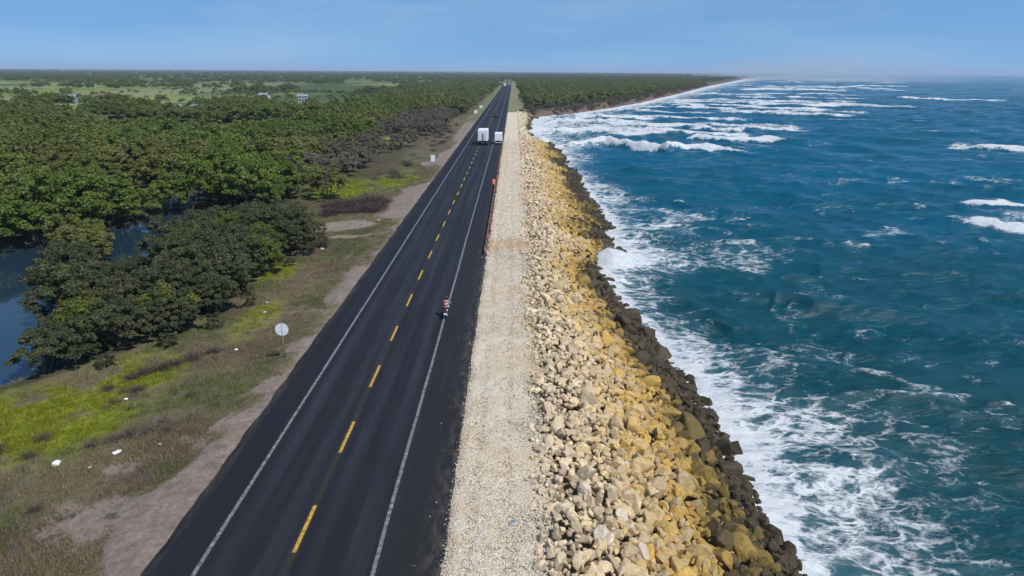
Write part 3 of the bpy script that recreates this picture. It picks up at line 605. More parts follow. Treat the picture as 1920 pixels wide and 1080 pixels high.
def species(key, n, mat, Rr, Hh, nc, per, leaf, seed, **kw):
    out = []
    for i in range(n):
        c, Cc = crown_mesh(key + '_crown', seed + i, Rr, Hh, nc, per, leaf, mat, **kw); out.append((c, trunk_mesh(key + '_trunk', seed + i, Cc)))
    return out
SP = dict(wood=species('olive_tree', 4, MAT['leaf_wood'], 2.5, 4.4, 60, 120, .125, 520, irr=.6, cr=(.34, .64)), olive=species('mangrove', 5, MAT['leaf_olive'], 2.4, 4.2, 60, 120, .115, 500, irr=.6, cr=(.30, .58)), green=species('green_tree', 4, MAT['leaf_green'], 2.5, 4.6, 60, 120, .125, 540, irr=.6, cr=(.34, .62)),
          lime=species('lime_tree', 3, MAT['leaf_lime'], 2.3, 4.0, 55, 115, .125, 560, irr=.4), grey=species('dry_tree', 3, MAT['leaf_grey'], 2.2, 3.2, 50, 70, .13, 580, irr=.6))
def plant(name, sp, k, x, y, s, rz, label, group, cat='tree', z=None):
    c, tr = SP[sp][k % len(SP[sp])]; zz = float(ground_z(x, y)) if z is None else z
    e = empty(name, (x, y, max(zz, POND_Z - .25)), rz, label=label, cat=cat, group=group); e.scale = (s, s, s * random.uniform(.88, 1.12))
    o = bpy.data.objects.new('crown', c); o.parent = e; COL.objects.link(o); o = bpy.data.objects.new('trunk', tr); o.parent = e; COL.objects.link(o)
    return e

# ------------------------------------------------------------------ where trees stand
def inpoly(x, y, P):
    x = np.asarray(x); c = np.zeros(x.shape, bool); n = len(P)
    for i in range(n):
        (x1, y1), (x2, y2) = P[i], P[(i + 1) % n]; c ^= ((y1 > y) != (y2 > y)) & (x < (x2 - x1) * (y - y1) / (y2 - y1 + 1e-9) + x1)
    return c
def scatter(x0, x1, y0, y1, sp, seed):
    r = np.random.default_rng(seed); gx_, gy_ = np.meshgrid(np.arange(x0, x1, sp), np.arange(y0, y1, sp)); n = gx_.size
    return gx_.ravel() + r.uniform(-.48, .48, n) * sp, gy_.ravel() + r.uniform(-.48, .48, n) * sp
THICK = [(-32.6, 40.6), (-28.5, 47), (-25, 54.5), (-26, 64), (-24, 76), (-27, 86), (-33, 93), (-37.5, 84), (-38, 74), (-42, 72.5), (-45.3, 69), (-44, 63), (-39.4, 56.5), (-36.2, 51), (-33.4, 45)]
rt_ = random.Random(5)
tx, ty = scatter(-44, -22, 40, 93, 2.15, 3); m = inpoly(tx, ty, THICK)
G1 = 'dark mangroves crowded between the pond and the road verge'
n_ind = 0
for x, y in zip(tx[m], ty[m]):
    e_ = fbm(x, y, 9, 3, 222); light = (e_ > .56 and x < -33) or rt_.random() < .06
    s = rt_.uniform(.58, 1.02) * (1.0 if y > 50 else .78) * (1.25 if x < -37.5 else 1)
    if -.655 < x / y < -.525 and y > 56:
        if y > 68: continue
        s *= .55
    if light: plant('mangrove_tree', 'lime', rt_.randrange(9), x, y, s * .95, rt_.uniform(0, 6.28), 'yellow-green mangrove tree among the dark mangroves beside the pond', 'yellow-green mangroves beside the pond')
    else:
        if pond_mask(x - 2.8, y) > .25 or pond_mask(x - 2, y + 2) > .25: q = ('dark olive mangrove tree on the pond bank, leaning over the water from the thicket', 'dark mangroves along the pond bank')
        elif not inpoly(np.array(x + 2.4), np.array(y - 1.0), THICK): q = ('dark olive mangrove tree in the outer row of the thicket facing the grassy road verge', 'dark mangroves facing the road verge')
        else: q = ('dark olive mangrove tree hemmed in at the middle of the thicket between pond and verge', 'dark mangroves in the middle of the thicket')
        plant('mangrove_tree', 'olive', rt_.randrange(9), x, y, s, rt_.uniform(0, 6.28), *q)
    n_ind += 1
for (x, y, s) in ((-46.6, 72.6, .80), (-48.6, 75.0, .95), (-50.8, 77.2, .90), (-52.6, 79.2, 1.0), (-49.6, 78.6, .8)):
    plant('mangrove_tree', 'wood', rt_.randrange(9), x, y, s, rt_.uniform(0, 6.28), 'olive mangrove tree standing in the shallows between the two pools of the pond', 'mangroves between the two pools'); n_ind += 1
# the forest behind: candidate sites
fx, fy = scatter(-330, -21, 78, 395, 4.2, 8); keep = (fx > -.80 * fy - 25) & (pond_mask(fx, fy) < np.where(fx < -50, .8, .45))
edge = np.interp(fy, [78, 86, 96, 112, 118, 150, 175, 220, 330, 400], [-51, -50, -36, -30, -33, -30, -31, -28, -25, -23]) + (fbm(fx, fy, 18, 3, 12) - .5) * 9
keep &= fx < edge; keep &= ~((fy < 100) & (fx > -50)); mm = masks(fx, fy); keep &= (mm['lime'] < .35)
keep &= ~((fy > 205 + (fbm(fx, fy, 40, 3, 14) - .5) * 70 - (fx + 90) * .42) & (fx < -72) & (fbm(fx, fy, 28, 3, 77) < .66))
keep &= fbm(fx, fy, 11, 3, 15) > .30
fx, fy = fx[keep], fy[keep]; o = np.argsort(fy); fx, fy = fx[o], fy[o]
kind = np.where(fbm(fx, fy, 22, 3, 91) > .56, 'green', np.where(fbm(fx, fy, 16, 3, 93) > .56, 'lime', 'wood'))
kind = np.where((fx > -46 + (fbm(fx, fy, 9, 2, 5) - .5) * 14) & (fy > 120), 'grey', kind)
cut = 300 - n_ind - 14; LB = dict(green=('fresh green leafy tree in the woodland beyond the pond', 'fresh green trees in the woodland beyond the pond'), lime=('pale lime green tree in the woodland beyond the pond', 'pale lime trees in the woodland beyond the pond'),
    wood=('dull olive tree in the woodland beyond the pond', 'dull olive trees in the woodland beyond the pond'), grey=('dry grey-brown scrub tree beside the road behind the green clearing', 'dry grey scrub trees beside the road'))
for i in range(min(cut, len(fx))):
    k = kind[i]; lb_, gp_ = LB[k]
    if k != 'grey' and max(pond_mask(fx[i] + 4, fy[i]), pond_mask(fx[i], fy[i] - 4.5)) > .3: lb_, gp_ = lb_.replace('in the woodland beyond the pond', 'standing at the water edge of the pond far bank'), gp_.replace('in the woodland beyond the pond', 'on the far bank of the pond')
    plant('woodland_tree', k, rt_.randrange(9), fx[i], fy[i], rt_.uniform(.85, 1.65) * (.60 if k == 'grey' else 1), rt_.uniform(0, 6.28), lb_, gp_)

# far trees: one woodland object each, geometry-node instances of a few cheap crowns
HID = bpy.data.collections.new('woodland_crowns')
def far_set(key, mat, n, nc, per, leaf, Rr, Hh, seed):
    c = bpy.data.collections.new('set_' + key)
    for i in range(n):
        me, Cc = crown_mesh(key, seed + i, Rr, Hh, nc, per, leaf, mat, irr=.5, low=-.35); o = bpy.data.objects.new('%s_%02d' % (key, i), me); c.objects.link(o)
    return c
def stuff_gn(name, coll, pts, scl, rot, idx, label, cat, tilt=None):
    me = bpy.data.meshes.new(name); me.vertices.add(len(pts)); me.vertices.foreach_set('co', np.asarray(pts, np.float32).ravel())
    for nm, ty_, a in (('sc', 'FLOAT', scl), ('rz', 'FLOAT', rot), ('ix', 'INT', idx)):
        at = me.attributes.new(nm, ty_, 'POINT'); at.data.foreach_set('value', np.asarray(a, np.float32 if ty_ == 'FLOAT' else np.int32))
    o = obj(name, me, kind='stuff', label=label, cat=cat)
    g = bpy.data.node_groups.new(name, 'GeometryNodeTree'); g.interface.new_socket('Geometry', in_out='INPUT', socket_type='NodeSocketGeometry'); g.interface.new_socket('Geometry', in_out='OUTPUT', socket_type='NodeSocketGeometry')
    N = g.nodes; gi = N.new('NodeGroupInput'); go = N.new('NodeGroupOutput'); ip = N.new('GeometryNodeInstanceOnPoints'); ci = N.new('GeometryNodeCollectionInfo')
    ci.inputs['Collection'].default_value = coll; ci.inputs['Separate Children'].default_value = True; ci.inputs['Reset Children'].default_value = True
    def na(n_, t_):
        q = N.new('GeometryNodeInputNamedAttribute'); q.data_type = t_; q.inputs['Name'].default_value = n_; return q.outputs[0]
    cb_ = N.new('ShaderNodeCombineXYZ'); g.links.new(na('rz', 'FLOAT'), cb_.inputs[2])
    g.links.new(gi.outputs[0], ip.inputs['Points']); g.links.new(ci.outputs[0], ip.inputs['Instance']); ip.inputs['Pick Instance'].default_value = True
    g.links.new(na('ix', 'INT'), ip.inputs['Instance Index']); g.links.new(cb_.outputs[0], ip.inputs['Rotation']); g.links.new(na('sc', 'FLOAT'), ip.inputs['Scale']); g.links.new(ip.outputs[0], go.inputs[0])
    md = o.modifiers.new('scatter', 'NODES'); md.node_group = g; return o
def forest(name, coll, nset, x, y, smin, smax, seed, label):
    r = np.random.default_rng(seed); n = len(x); return stuff_gn(name, coll, np.stack([x, y, ground_z(x, y) - .1], 1), r.uniform(smin, smax, n), r.uniform(0, 6.28, n), r.integers(0, nset, n), label, 'woodland')
mid = {k: far_set('mid_' + k, MAT['leaf_' + k], 5, 50, 60, .18, 2.5, 4.4, 700 + j * 10) for j, k in enumerate(('wood', 'green', 'lime', 'grey'))}
WL = dict(wood='dull olive woodland stretching back from the pond to the green fields', green='dark green woodland patches behind the pond and along the road', lime='lighter yellow-green patches scattered through the woodland', grey='band of dry grey scrub along the road verge')
for k in ('wood', 'green', 'lime', 'grey'):
    q = (kind == k) & (np.arange(len(fx)) >= cut)
    if q.any(): forest(dict(wood='olive').get(k, k) + '_woodland', mid[k], 5, fx[q], fy[q], .95 if k != 'grey' else .6, 1.6 if k != 'grey' else .95, 61, WL[k])
farc = far_set('far', MAT['leaf_far'], 7, 32, 34, .34, 3.2, 5.0, 800)
# strip along the road further on, right-hand coast wood, and the plain out to the horizon
ax, ay = scatter(-140, -21, 335, 1000, 5.2, 21); k_ = (ax < -22 + (fbm(ax, ay, 30, 3, 2) - .5) * 9) & (ax > -35 - 95 * fbm(ax, ay, 90, 3, 5) * sstep(300, 500, ay)); 
bx_, by_ = scatter(7, 420, 350, 1250, 5.4, 22); kb = (bx_ < shore(by_) - 12 - 12 * fbm(bx_, by_, 20, 3, 6)) & (bx_ > 8 + (fbm(bx_, by_, 20, 2, 3) - .5) * 4) & (fbm(bx_, by_, 13, 3, 44) > .36)
forest('roadside_woodland', farc, 7, ax[k_], ay[k_], .6, 1.45, 71, 'dense dark woodland along the left of the road towards the horizon')
forest('coastal_woodland', farc, 7, bx_[kb], by_[kb], .55, 1.45, 72, 'dense green woodland between the road and the curving shore')
r = np.random.default_rng(9); n = 26000; ph = r.uniform(-46, 34, n) * math.pi / 180; rr_ = 400 * (24.) ** (r.random(n) ** .9); qx = rr_ * np.sin(ph); qy = rr_ * np.cos(ph)
cl = fbm(qx, qy * .6, 55, 4, 131) + .30 * sstep(800, 2600, rr_); ok = (cl > np.where(qx > 0, .30, np.where(rr_ < 900, .645, .60))) & (qx < shore(qy) - 20) & ~((qy < 1250) & (qx > -60)) & (np.abs(qx + 9 - road_x(qy)) > 14)
forest('distant_woodland', farc, 7, qx[ok], qy[ok], .8, 1.5, 73, 'tree clumps and wooded flats fading towards the horizon')
sx_, sy_ = scatter(-330, -60, 300, 700, 16, 31); ok = (fbm(sx_, sy_, 40, 3, 14) > .47) & (sx_ < -45); forest('field_bushes', farc, 7, sx_[ok], sy_[ok], .25, .8, 74, 'scattered dark bushes dotting the pale green fields')
gx2, gy2 = shore(np.arange(352, 1200, 3.)) - r.uniform(3, 14, len(np.arange(352, 1200, 3.))), np.arange(352, 1200, 3.)
forest('shore_scrub', mid['grey'], 5, gx2, gy2, .35, .8, 75, 'low brown scrub along the eroded edge of the wooded shore')

# ------------------------------------------------------------------ verge plants
def coll_of(key, meshes):
    c = bpy.data.collections.new('set_' + key)
    for i, q in enumerate(meshes): c.objects.link(bpy.data.objects.new('%s_%d' % (key, i), q))
    return c
gd = coll_of('dry', [tuft_mesh('dry', 900 + i, 26, .24, .016, MAT['grass_dry']) for i in range(4)])
gg = coll_of('grn', [tuft_mesh('grn', 910 + i, 26, .22, .018, MAT['grass_green']) for i in range(4)])
gl = coll_of('lim', [tuft_mesh('lim', 920 + i, 30, .26, .020, MAT['grass_lime']) for i in range(4)])
r = np.random.default_rng(77); n = 42000; y = 17 + 140 * r.random(n) ** 1.9; x = -15.0 - 27 * r.random(n); ok = (pond_mask(x, y) < .2) & (x > -.85 * y - 12) & ~inpoly(x, y, THICK); x, y = x[ok], y[ok]
mm = masks(x, y); u = r.random(len(x)); den = 1 - sstep(.35, .8, mm['sand'])
for nm, cc_, w_, lb in (('dry_grass', gd, (1 - mm['green']) * (1 - mm['lime']) * den * .8, 'dry straw-coloured grass on the road verge'), ('green_grass', gg, (mm['green'] * .8 + .06) * (1 - mm['lime']) * den, 'short green grass on the road verge'), ('bright_grass', gl, mm['lime'] * 1.0, 'bright yellow-green grass in patches near the pond')):
    q = u < w_; u = np.where(q, 2, u); k = q.sum(); stuff_gn(nm, cc_, np.stack([x[q], y[q], ground_z(x[q], y[q])], 1), r.uniform(.4, 1.05, k), r.uniform(0, 6.28, k), r.integers(0, 4, k), lb, 'grass')
TW = [twig_mesh('twigs', 950 + i, 90, .9, .8, .016, MAT['twig']) for i in range(4)]; TD = [twig_mesh('twigs', 960 + i, 110, 1.0, .75, .018, MAT['twig_dark']) for i in range(4)]
stump = MB().tube([(0, 0, -.1), (.03, .02, .2), (.10, .05, .45)], [.05, .04, .015], 6).tube([(0, 0, -.1), (-.06, .03, .2), (-.16, .1, .4)], [.045, .03, .012], 6).mesh('stem', MAT['bark'], True)
def shrub(x, y, s, ms, label, group, sz=1.):
    e = empty('dead_shrub', (x, y, float(ground_z(x, y))), rt_.uniform(0, 6.28), label=label, cat='shrub', group=group); e.scale = (s, s, s * sz)
    for nm, q in (('twigs', rt_.choice(ms)), ('stem', stump)):
        o = bpy.data.objects.new(nm, q); o.parent = e; COL.objects.link(o)
for (x, y, s) in ((-25.4, 43.2, 1.0), (-24.6, 43.9, 1.2), (-23.9, 44.6, 1.0), (-25.9, 42.4, .9), (-23.1, 45.6, 1.0), (-22.1, 46.8, .8), (-26.6, 40.9, .7), (-24.6, 40.6, .8)):
    shrub(x, y, s, TD, 'dark brown dead shrub in the clump between bright grass and road sign', 'dark dead shrubs near the road sign', .8)
for (x, y, s) in ((-22.6, 34.2, .9), (-21.9, 34.8, 1.0), (-21.0, 35.2, .9), (-23.4, 33.6, .8), (-20.6, 36.2, .7)):
    shrub(x, y, s, TW, 'bare silvery grey shrub in the tangle near the white litter', 'silvery bare shrubs near the litter', .75)
for (x, y, s) in ((-29.6, 32.6, .9), (-28.5, 33.2, .8), (-30.9, 32.2, 1.0), (-26.7, 34.5, .8), (-27.6, 31.2, .7), (-31.8, 34.6, .9), (-33.4, 36.3, 1.0), (-26.2, 32.6, .7)):
    shrub(x, y, s, TD, 'low dark shrub standing in the bright yellow-green grass', 'low shrubs in the bright grass', .7)
for i in range(16):
    y = rt_.uniform(23, 50); x = -19 - rt_.random() * 7 - max(0, y - 40) * .15
    shrub(x, y, rt_.uniform(.28, .55), TD if i % 2 else TW, 'small withered shrub scattered in the dry verge grass', 'withered shrubs in the dry grass', .7)
for i in range(26):
    y = rt_.uniform(97, 113); x = -18.6 - rt_.random() * (9 if y > 103 else 6.5) - (113 - y) * .12
    shrub(x, y, rt_.uniform(1.3, 2.3), TD, 'dark brown brush heaped behind the sandy clearing by the road', 'brown brush behind the sandy clearing', .8)
for i in range(34):
    y = 125 + 150 * rt_.random(); x = -19.5 - rt_.random() * 8 - max(0, 150 - y) * .15
    shrub(x, y, rt_.uniform(1.1, 2.2), TW if rt_.random() < .6 else TD, 'bare grey-brown shrub on the verge beyond the blank white sign', 'bare shrubs on the far verge', .85)
for (x, y, s) in ((-24.6, 85.6, .30), (-22.9, 79.6, .34), (-22.2, 78.4, .26), (-23.6, 77.6, .30)):
    plant('small_bush', 'olive', rt_.randrange(5), x, y, s, rt_.uniform(0, 6), 'small dark bush at the edge of the sandy clearing', 'small bushes by the sandy clearing', 'bush')
for (x, y, s) in ((-23.2, 57.5, .22), (-24.2, 52.0, .24), (-26.2, 48.2, .28), (-28.8, 44.6, .26), (-24.6, 60.5, .26), (-23.9, 70.5, .24)):
    plant('small_bush', 'olive', rt_.randrange(5), x, y, s, rt_.uniform(0, 6), 'small grey-green bush skirting the foot of the mangrove thicket', 'small bushes skirting the mangroves', 'bush')

# ------------------------------------------------------------------ signs and markers
PW = plain('white_paint', (.74, .74, .74), .45, .05); PG = plain('galvanised_steel', (.34, .34, .33), .45, .12, 8, Metallic=.5); PGB = plain('sign_back_grey', (.52, .52, .54), .5, .06)
def disc(mb, c, R, th, n=40):
    mb.tube([(c[0], c[1] - th / 2, c[2]), (c[0], c[1] + th / 2, c[2])], [R, R], n); return mb
e = empty('road_sign', (-15.97, 44.3, float(ground_z(-15.97, 44.3))), rad(4), label='round white road sign on a thin grey post beside the left shoulder', cat='sign')
b = disc(MB(), (0, 0, 2.12), .47, .02).build('sign_plate', PW, e, False)
MB().ring((0, 0, 0), .485, .03, .035, 40).build('rim', PG, b, True); b.children[0].rotation_euler = (0, 0, math.pi / 2); b.children[0].location = (0, 0, 2.12)
MB().tube([(0, .045, -.25), (0, .045, 2.45)], [.032, .032], 12).build('post', PG, e, True)
MB().box(-.045, .045, -.028, -.011, 1.72, 2.52, .004).build('bracket', PGB, e)
MB().box(-.30, .30, -.022, -.0108, 1.93, 1.98, .003).build('bracket', PGB, e)
e.children[-1].rotation_euler = (0, 0, 0)
e = empty('road_sign', (-17.3, 149.2, float(ground_z(-17.3, 149.2))), rad(3), label='small blank white rectangular sign on a post at the verge before the grey scrub', cat='sign')
MB().box(-.45, .45, -.012, .012, .75, 2.15, .01).build('sign_plate', PW, e)
for s_ in (-.3, .3): MB().box(s_ - .03, s_ + .03, .013, .06, -.2, 2.1, .006).build('post', PG, e)
for (x, y, lb) in ((-17.3, 325, 'small white marker board on the left verge level with the dark car'), (-17.0, 372, 'small white marker board on the left verge well past the dark car')):
    e = empty('marker_board', (x, y, float(ground_z(x, y))), 0, label=lb, cat='sign')
    MB().box(-.75, .75, -.02, .02, .7, 2.2, .02).build('sign_plate', PW, e)
    for s_ in (-.5, .5): MB().box(s_ - .04, s_ + .04, .021, .09, -.2, 2.1, .006).build('post', PG, e)

# ------------------------------------------------------------------ safety fence and barrel at the asphalt edge
OR = plain('orange_plastic', (.62, .12, .02), .5, .12); ORM = plain('faded_red_mesh', (.36, .085, .05), .8, .25, 4); TW_ = plain('white_tape', (.55, .50, .45), .6, .1); PD = plain('dark_post', (.05, .04, .035), .8, .2)
fe = empty('safety_fence', (-2.95, 72, 0), 0, label='low orange-red tape fence on short posts along the right asphalt edge', cat='fence')
ya = np.arange(0, 104.1, 2.6)
for i, q in enumerate(ya):
    MB().tube([(0, q, -.15), (random.uniform(-.05, .05), q, .78)], [.035, .03], 8).build('post', PD if i % 3 else OR, fe, True)
def tape(z0, z1, x, mat, nm, a, b_):
    t_ = np.linspace(a, b_, int((b_ - a) / .65) + 1); sag = -.07 * np.sin((t_ % 2.6) / 2.6 * math.pi) ** 2; wx = x + (fbm(t_, t_ * 0, 1.4, 2, 3) - .5) * .12
    L = np.stack([np.stack([wx - .006, t_, z0 + sag], 1), np.stack([wx - .006, t_, z1 + sag], 1), np.stack([wx + .006, t_, z1 + sag], 1), np.stack([wx + .006, t_, z0 + sag], 1), np.stack([wx - .006, t_, z0 + sag], 1)], 1)
    obj(nm, npmesh(nm, L.reshape(-1, 3), grid_faces(len(t_), 5), mat), fe)
tape(.42, .74, -.045, ORM, 'mesh_band', 0, 104); tape(.10, .22, -.045, TW_, 'lower_tape', 0, 50)
e = empty('traffic_barrel', (-3.35, 119.5, .004), .3, label='orange and white banded traffic barrel standing beside the tape fence', cat='barrel')
b = MB().tube([(0, 0, .06), (0, 0, .30), (0, 0, .32), (0, 0, .62), (0, 0, .64), (0, 0, .95), (0, 0, 1.0)], [.34, .33, .31, .30, .28, .27, .2], 20).build('body', OR, e, True)
for z0, q in ((.34, .315), (.66, .287)): MB().ring((0, 0, 0), q, .012, .14, 24).build('reflective_band', TW_, b, True); b.children[-1].rotation_euler = (0, math.pi / 2, 0); b.children[-1].location = (0, 0, z0 + .08)
MB().tube([(0, 0, 0), (0, 0, .06)], [.42, .40], 20).build('base', PD, e, True); MB().tube([(-.09, 0, 1.0), (-.07, 0, 1.1), (.07, 0, 1.1), (.09, 0, 1.0)], [.018] * 4, 8).build('handle', OR, e, True)
e = empty('traffic_cone', (-3.2, 117.8, .004), .5, label='small orange traffic cone beside the banded barrel', cat='cone')
MB().box(-.22, .22, -.22, .22, 0, .05, .01).build('base', PD, e); b = MB().tube([(0, 0, .05), (0, 0, .40), (0, 0, .78)], [.16, .09, .03], 16).build('body', OR, e, True); MB().tube([(0, 0, .40), (0, 0, .55)], [.095, .072], 16).build('reflective_band', TW_, b, True)

# ------------------------------------------------------------------ vehicles (all heading +Y unless turned)
RUB = plain('rubber', (.018, .018, .019), .85, .15); RIM = plain('steel_rim', (.30, .30, .31), .4, .1, Metallic=.7); CHA = plain('chassis_black', (.02, .02, .022), .6, .2)
GLS = plain('dark_glass', (.012, .015, .018), .08, .05); TRK = plain('truck_white', (.78, .78, .79), .4, .05, 1.5); TRK2 = plain('box_panel_white', (.70, .71, .73), .5, .06, 1.2); GREY = plain('door_gap_grey', (.16, .165, .17), .55, .15)
TL = plain('tail_lamp_red', (.40, .015, .015), .25, .08); AMB = plain('amber_lamp', (.60, .22, .02), .25, .08); LMP = plain('clear_lamp', (.6, .62, .62), .15, .05); CARB = plain('car_paint_dark', (.010, .012, .018), .38, .1, 1); pass
def wheel(par, x, y, R, w, nm='wheel'):
    h_ = MB().tube([(x - w * .35, y, R), (x + w * .35, y, R)], [R * .22, R * .22], 12).build(nm, CHA, par, True)
    MB().ring((x, y, R), R, R * .38, w).build('tyre', RUB, h_, True); MB().ring((x, y, R), R * .63, R * .45, w * .7).build('rim', RIM, h_, True)
def box_truck(x, y, rz, Wd, L, Hb, z0, label, rear, cabH=2.6, nm='box_truck', low_bar=False):
    e = empty(nm, (x, y, .002), rz, label=label, cat='truck'); hw = Wd / 2
    MB().box(-hw * .45, hw * .45, .1, L + 1.9, z0 - .28, z0 - .02, .02).build('chassis', CHA, e)
    bx = MB().box(-hw, hw, 0, L, z0, z0 + Hb, .04).build('cargo_box', TRK2, e)
    for s_ in (-1, 1): MB().box(s_ * hw - .03, s_ * hw + .03, -.02, L + .02, z0 - .04, z0 + .10, .01).build('side_rail', PGB, bx)
    MB().box(-hw - .01, hw + .01, -.03, .05, z0 + Hb - .09, z0 + Hb + .02, .01).build('top_rail', TRK, bx)
    if rear == 'split':
        for s_ in (-1, 1):
            d_ = MB().box(min(s_ * .24, s_ * (hw - .06)), max(s_ * .24, s_ * (hw - .06)), -.06, -.005, z0 + .06, z0 + Hb - .14, .015).build('rear_door', TRK, e)
            for q in (.42, .72): MB().tube([(s_ * q, -.085, z0 + .1), (s_ * q, -.085, z0 + Hb - .2)], [.018, .018], 8).build('lock_rod', PG, d_, True)
            for q in (.25, .5, .75): MB().box(s_ * (hw - .13) - .07, s_ * (hw - .13) + .07, -.08, -.06, z0 + Hb * q, z0 + Hb * q + .07, .006).build('hinge', PG, d_)
        MB().box(-.235, .235, -.035, -.002, z0 + .03, z0 + Hb * .70, .01).build('door_recess', GREY, e); MB().box(-.235, .235, -.05, -.003, z0 + Hb * .70 + .01, z0 + Hb - .14, .01).build('rear_panel', TRK, e)
    else:
        d_ = MB().box(-hw + .07, hw - .07, -.05, -.004, z0 + .05, z0 + Hb - .14, .015).build('roller_door', TRK, e)
        for q in range(7): MB().box(-hw + .09, hw - .09, -.058, -.051, z0 + .22 + q * (Hb - .45) / 7, z0 + .235 + q * (Hb - .45) / 7).build('slat_joint', PGB, d_)
        MB().box(-.15, .15, -.085, -.052, z0 + .1, z0 + .18, .01).build('handle', CHA, d_)
    MB().box(-hw * .92, hw * .92, -.10, .0, z0 - .52, z0 - .38, .02).build('bumper', TRK if low_bar else CHA, e)
    for s_ in (-1, 1):
        MB().box(s_ * hw * .80 - .16, s_ * hw * .80 + .16, -.11, -.02, z0 - .30, z0 - .17, .01).build('tail_lamp', TL, e)
        MB().box(s_ * hw * .66 - .26, s_ * hw * .66 + .26, .55, .58, .18, z0 - .3, .004).build('mud_flap', CHA, e)
    MB().box(-.22, .22, -.115, -.10, z0 - .50, z0 - .40, .004).build('number_plate', PGB, e)
    R = .48 if Wd > 2.3 else .38
    for s_ in (-1, 1):
        for yw in ((1.3, 2.6) if Wd > 2.3 else (1.2,)): wheel(e, s_ * (hw - .22), yw, R, .36)
        wheel(e, s_ * (hw - .2), L + 1.25, R, .28)
    cw = hw * .94; pr = [(L + .12, z0 - .15), (L + .12, cabH), (L + .5, cabH + .06), (L + 1.55, cabH), (L + 1.95, cabH - .95), (L + 2.05, z0 - .25), (L + .9, z0 - .3)]
    cb = MB().prism(pr, -cw, cw, .05).build('cab', TRK, e)
    for s_ in (-1, 1):
        MB().prism([(L + .75, cabH - .9), (L + .75, cabH - .2), (L + 1.5, cabH - .2), (L + 1.8, cabH - .9)], s_ * cw - .004, s_ * cw + .014).build('side_window', GLS, cb)
        MB().box(s_ * (cw + .16) - .1, s_ * (cw + .16) + .1, L + 1.70, L + 1.78, cabH - .95, cabH - .5, .02).build('mirror', CHA, cb)
        MB().box(s_ * cw * .72 - .16, s_ * cw * .72 + .16, L + 2.03, L + 2.08, z0 - .1, z0 + .1, .01).build('headlight', LMP, cb)
    t_ = MB().box(-cw + .1, cw - .1, 0, .02, 0, .92, .005).build('windscreen', GLS, cb); t_.location = (0, L + 1.965, cabH - .92); t_.rotation_euler = (rad(22), 0, 0)
    return e
box_truck(-8.15, 186.5, rad(-.4), 2.6, 7.6, 2.75, 1.15, 'tall white box truck with a grey slot between its rear doors, driving away', 'split', 2.75)
box_truck(-4.0, 188.5, rad(-.8), 1.95, 5.2, 1.95, .98, 'smaller white box truck with a plain roller door, parked on the right shoulder', 'roller', 2.2, low_bar=True)
tr = box_truck(-11.0, 905, rad(180), 2.6, 7.0, 2.7, 1.15, 'distant white truck coming up the road near the bend', 'split', 2.75); tr.location = (-10.8, 905, .002)
def car(x, y, rz, label):
    e = empty('car', (x, y, .002), rz, label=label, cat='car'); e.scale = (1.15, 1.15, 1.15); hw = .88
    body = MB().prism([(0, .42), (.02, .82), (.12, .95), (.95, 1.02), (3.05, .98), (4.1, .86), (4.3, .66), (4.32, .34), (3.9, .26), (.35, .26)], -hw, hw, .07).build('body', CARB, e, True)
    cabn = MB().box(-hw + .06, hw - .06, .45, 3.15, .96, 1.50, .10, taper=(.78, .66)).build('cabin', CARB, body, True)
    t_ = MB().box(-.56, .56, -.01, .01, 0, .48, .004).build('rear_window', GLS, e); t_.location = (0, .585, 1.0); t_.rotation_euler = (rad(-41), 0, 0); t_.location.y = .46
    for s_ in (-1, 1):
        MB().box(s_ * .70 - .12, s_ * .70 + .12, -.03, .03, .64, .78, .02).build('tail_lamp', TL, e); MB().box(s_ * .62 - .18, s_ * .62 + .18, 4.24, 4.33, .58, .72, .02).build('headlight', LMP, e)
        MB().box(s_ * (hw + .1) - .08, s_ * (hw + .1) + .08, 2.72, 2.82, .98, 1.12, .03).build('mirror', CARB, e)
        for yw in (.82, 3.42): wheel(e, s_ * (hw - .10), yw, .32, .2)
    MB().box(-hw + .06, hw - .06, -.07, .03, .36, .52, .03).build('bumper', CHA, e); MB().box(-.24, .24, -.045, .0, .60, .74, .004).build('number_plate', PGB, e)
car(-7.4, 303, rad(-.3), 'dark blue-black car driving away up the road beyond the trucks')

# motorcycle
e = empty('motorcycle', (-5.34, 51.9, .002), rad(-2), label='dark motorcycle being ridden away along the white edge line', cat='motorcycle')
BLK = plain('gloss_black', (.02, .02, .022), .3, .1); CHR = plain('chrome', (.55, .55, .56), .2, .05, Metallic=1.0); SEAT = plain('seat_vinyl', (.022, .020, .020), .6, .15)
for yw, nm in ((.0, 'wheel'), (1.28, 'wheel')):
    h_ = MB().tube([(-.07, yw, .30), (.07, yw, .30)], [.045, .045], 12).build(nm, CHA, e, True); MB().ring((0, yw, .30), .30, .075, .10, 28).build('tyre', RUB, h_, True); MB().ring((0, yw, .30), .232, .03, .05, 28).build('rim', CHR, h_, True)
    sp = MB()
    for k in range(12): a = k * math.pi / 6; sp.tube([(0, yw, .30), (0, yw + math.cos(a) * .21, .30 + math.sin(a) * .21)], [.005, .005], 4)
    sp.build('spokes', CHR, h_)
MB().tube([(0, .05, .36), (0, .42, .42), (0, .9, .62), (0, 1.02, .86)], [.035, .05, .045, .04], 10).tube([(0, .42, .42), (0, .75, .28), (0, .98, .55)], [.04, .035, .035], 10).build('frame', BLK, e, True)
MB().box(-.12, .12, .50, .84, .26, .52, .05).tube([(0, .66, .5), (0, .74, .66)], [.09, .07], 10).build('engine', CHA, e, True)
MB().ball((0, .78, .78), .22, 3, (.62, 1.15, .62)).build('fuel_tank', BLK, e, True)
MB().prism([(-.22, .80), (-.20, .86), (.25, .82), (.58, .76), (.60, .70), (.2, .72)], -.125, .125, .03).build('seat', SEAT, e, True)
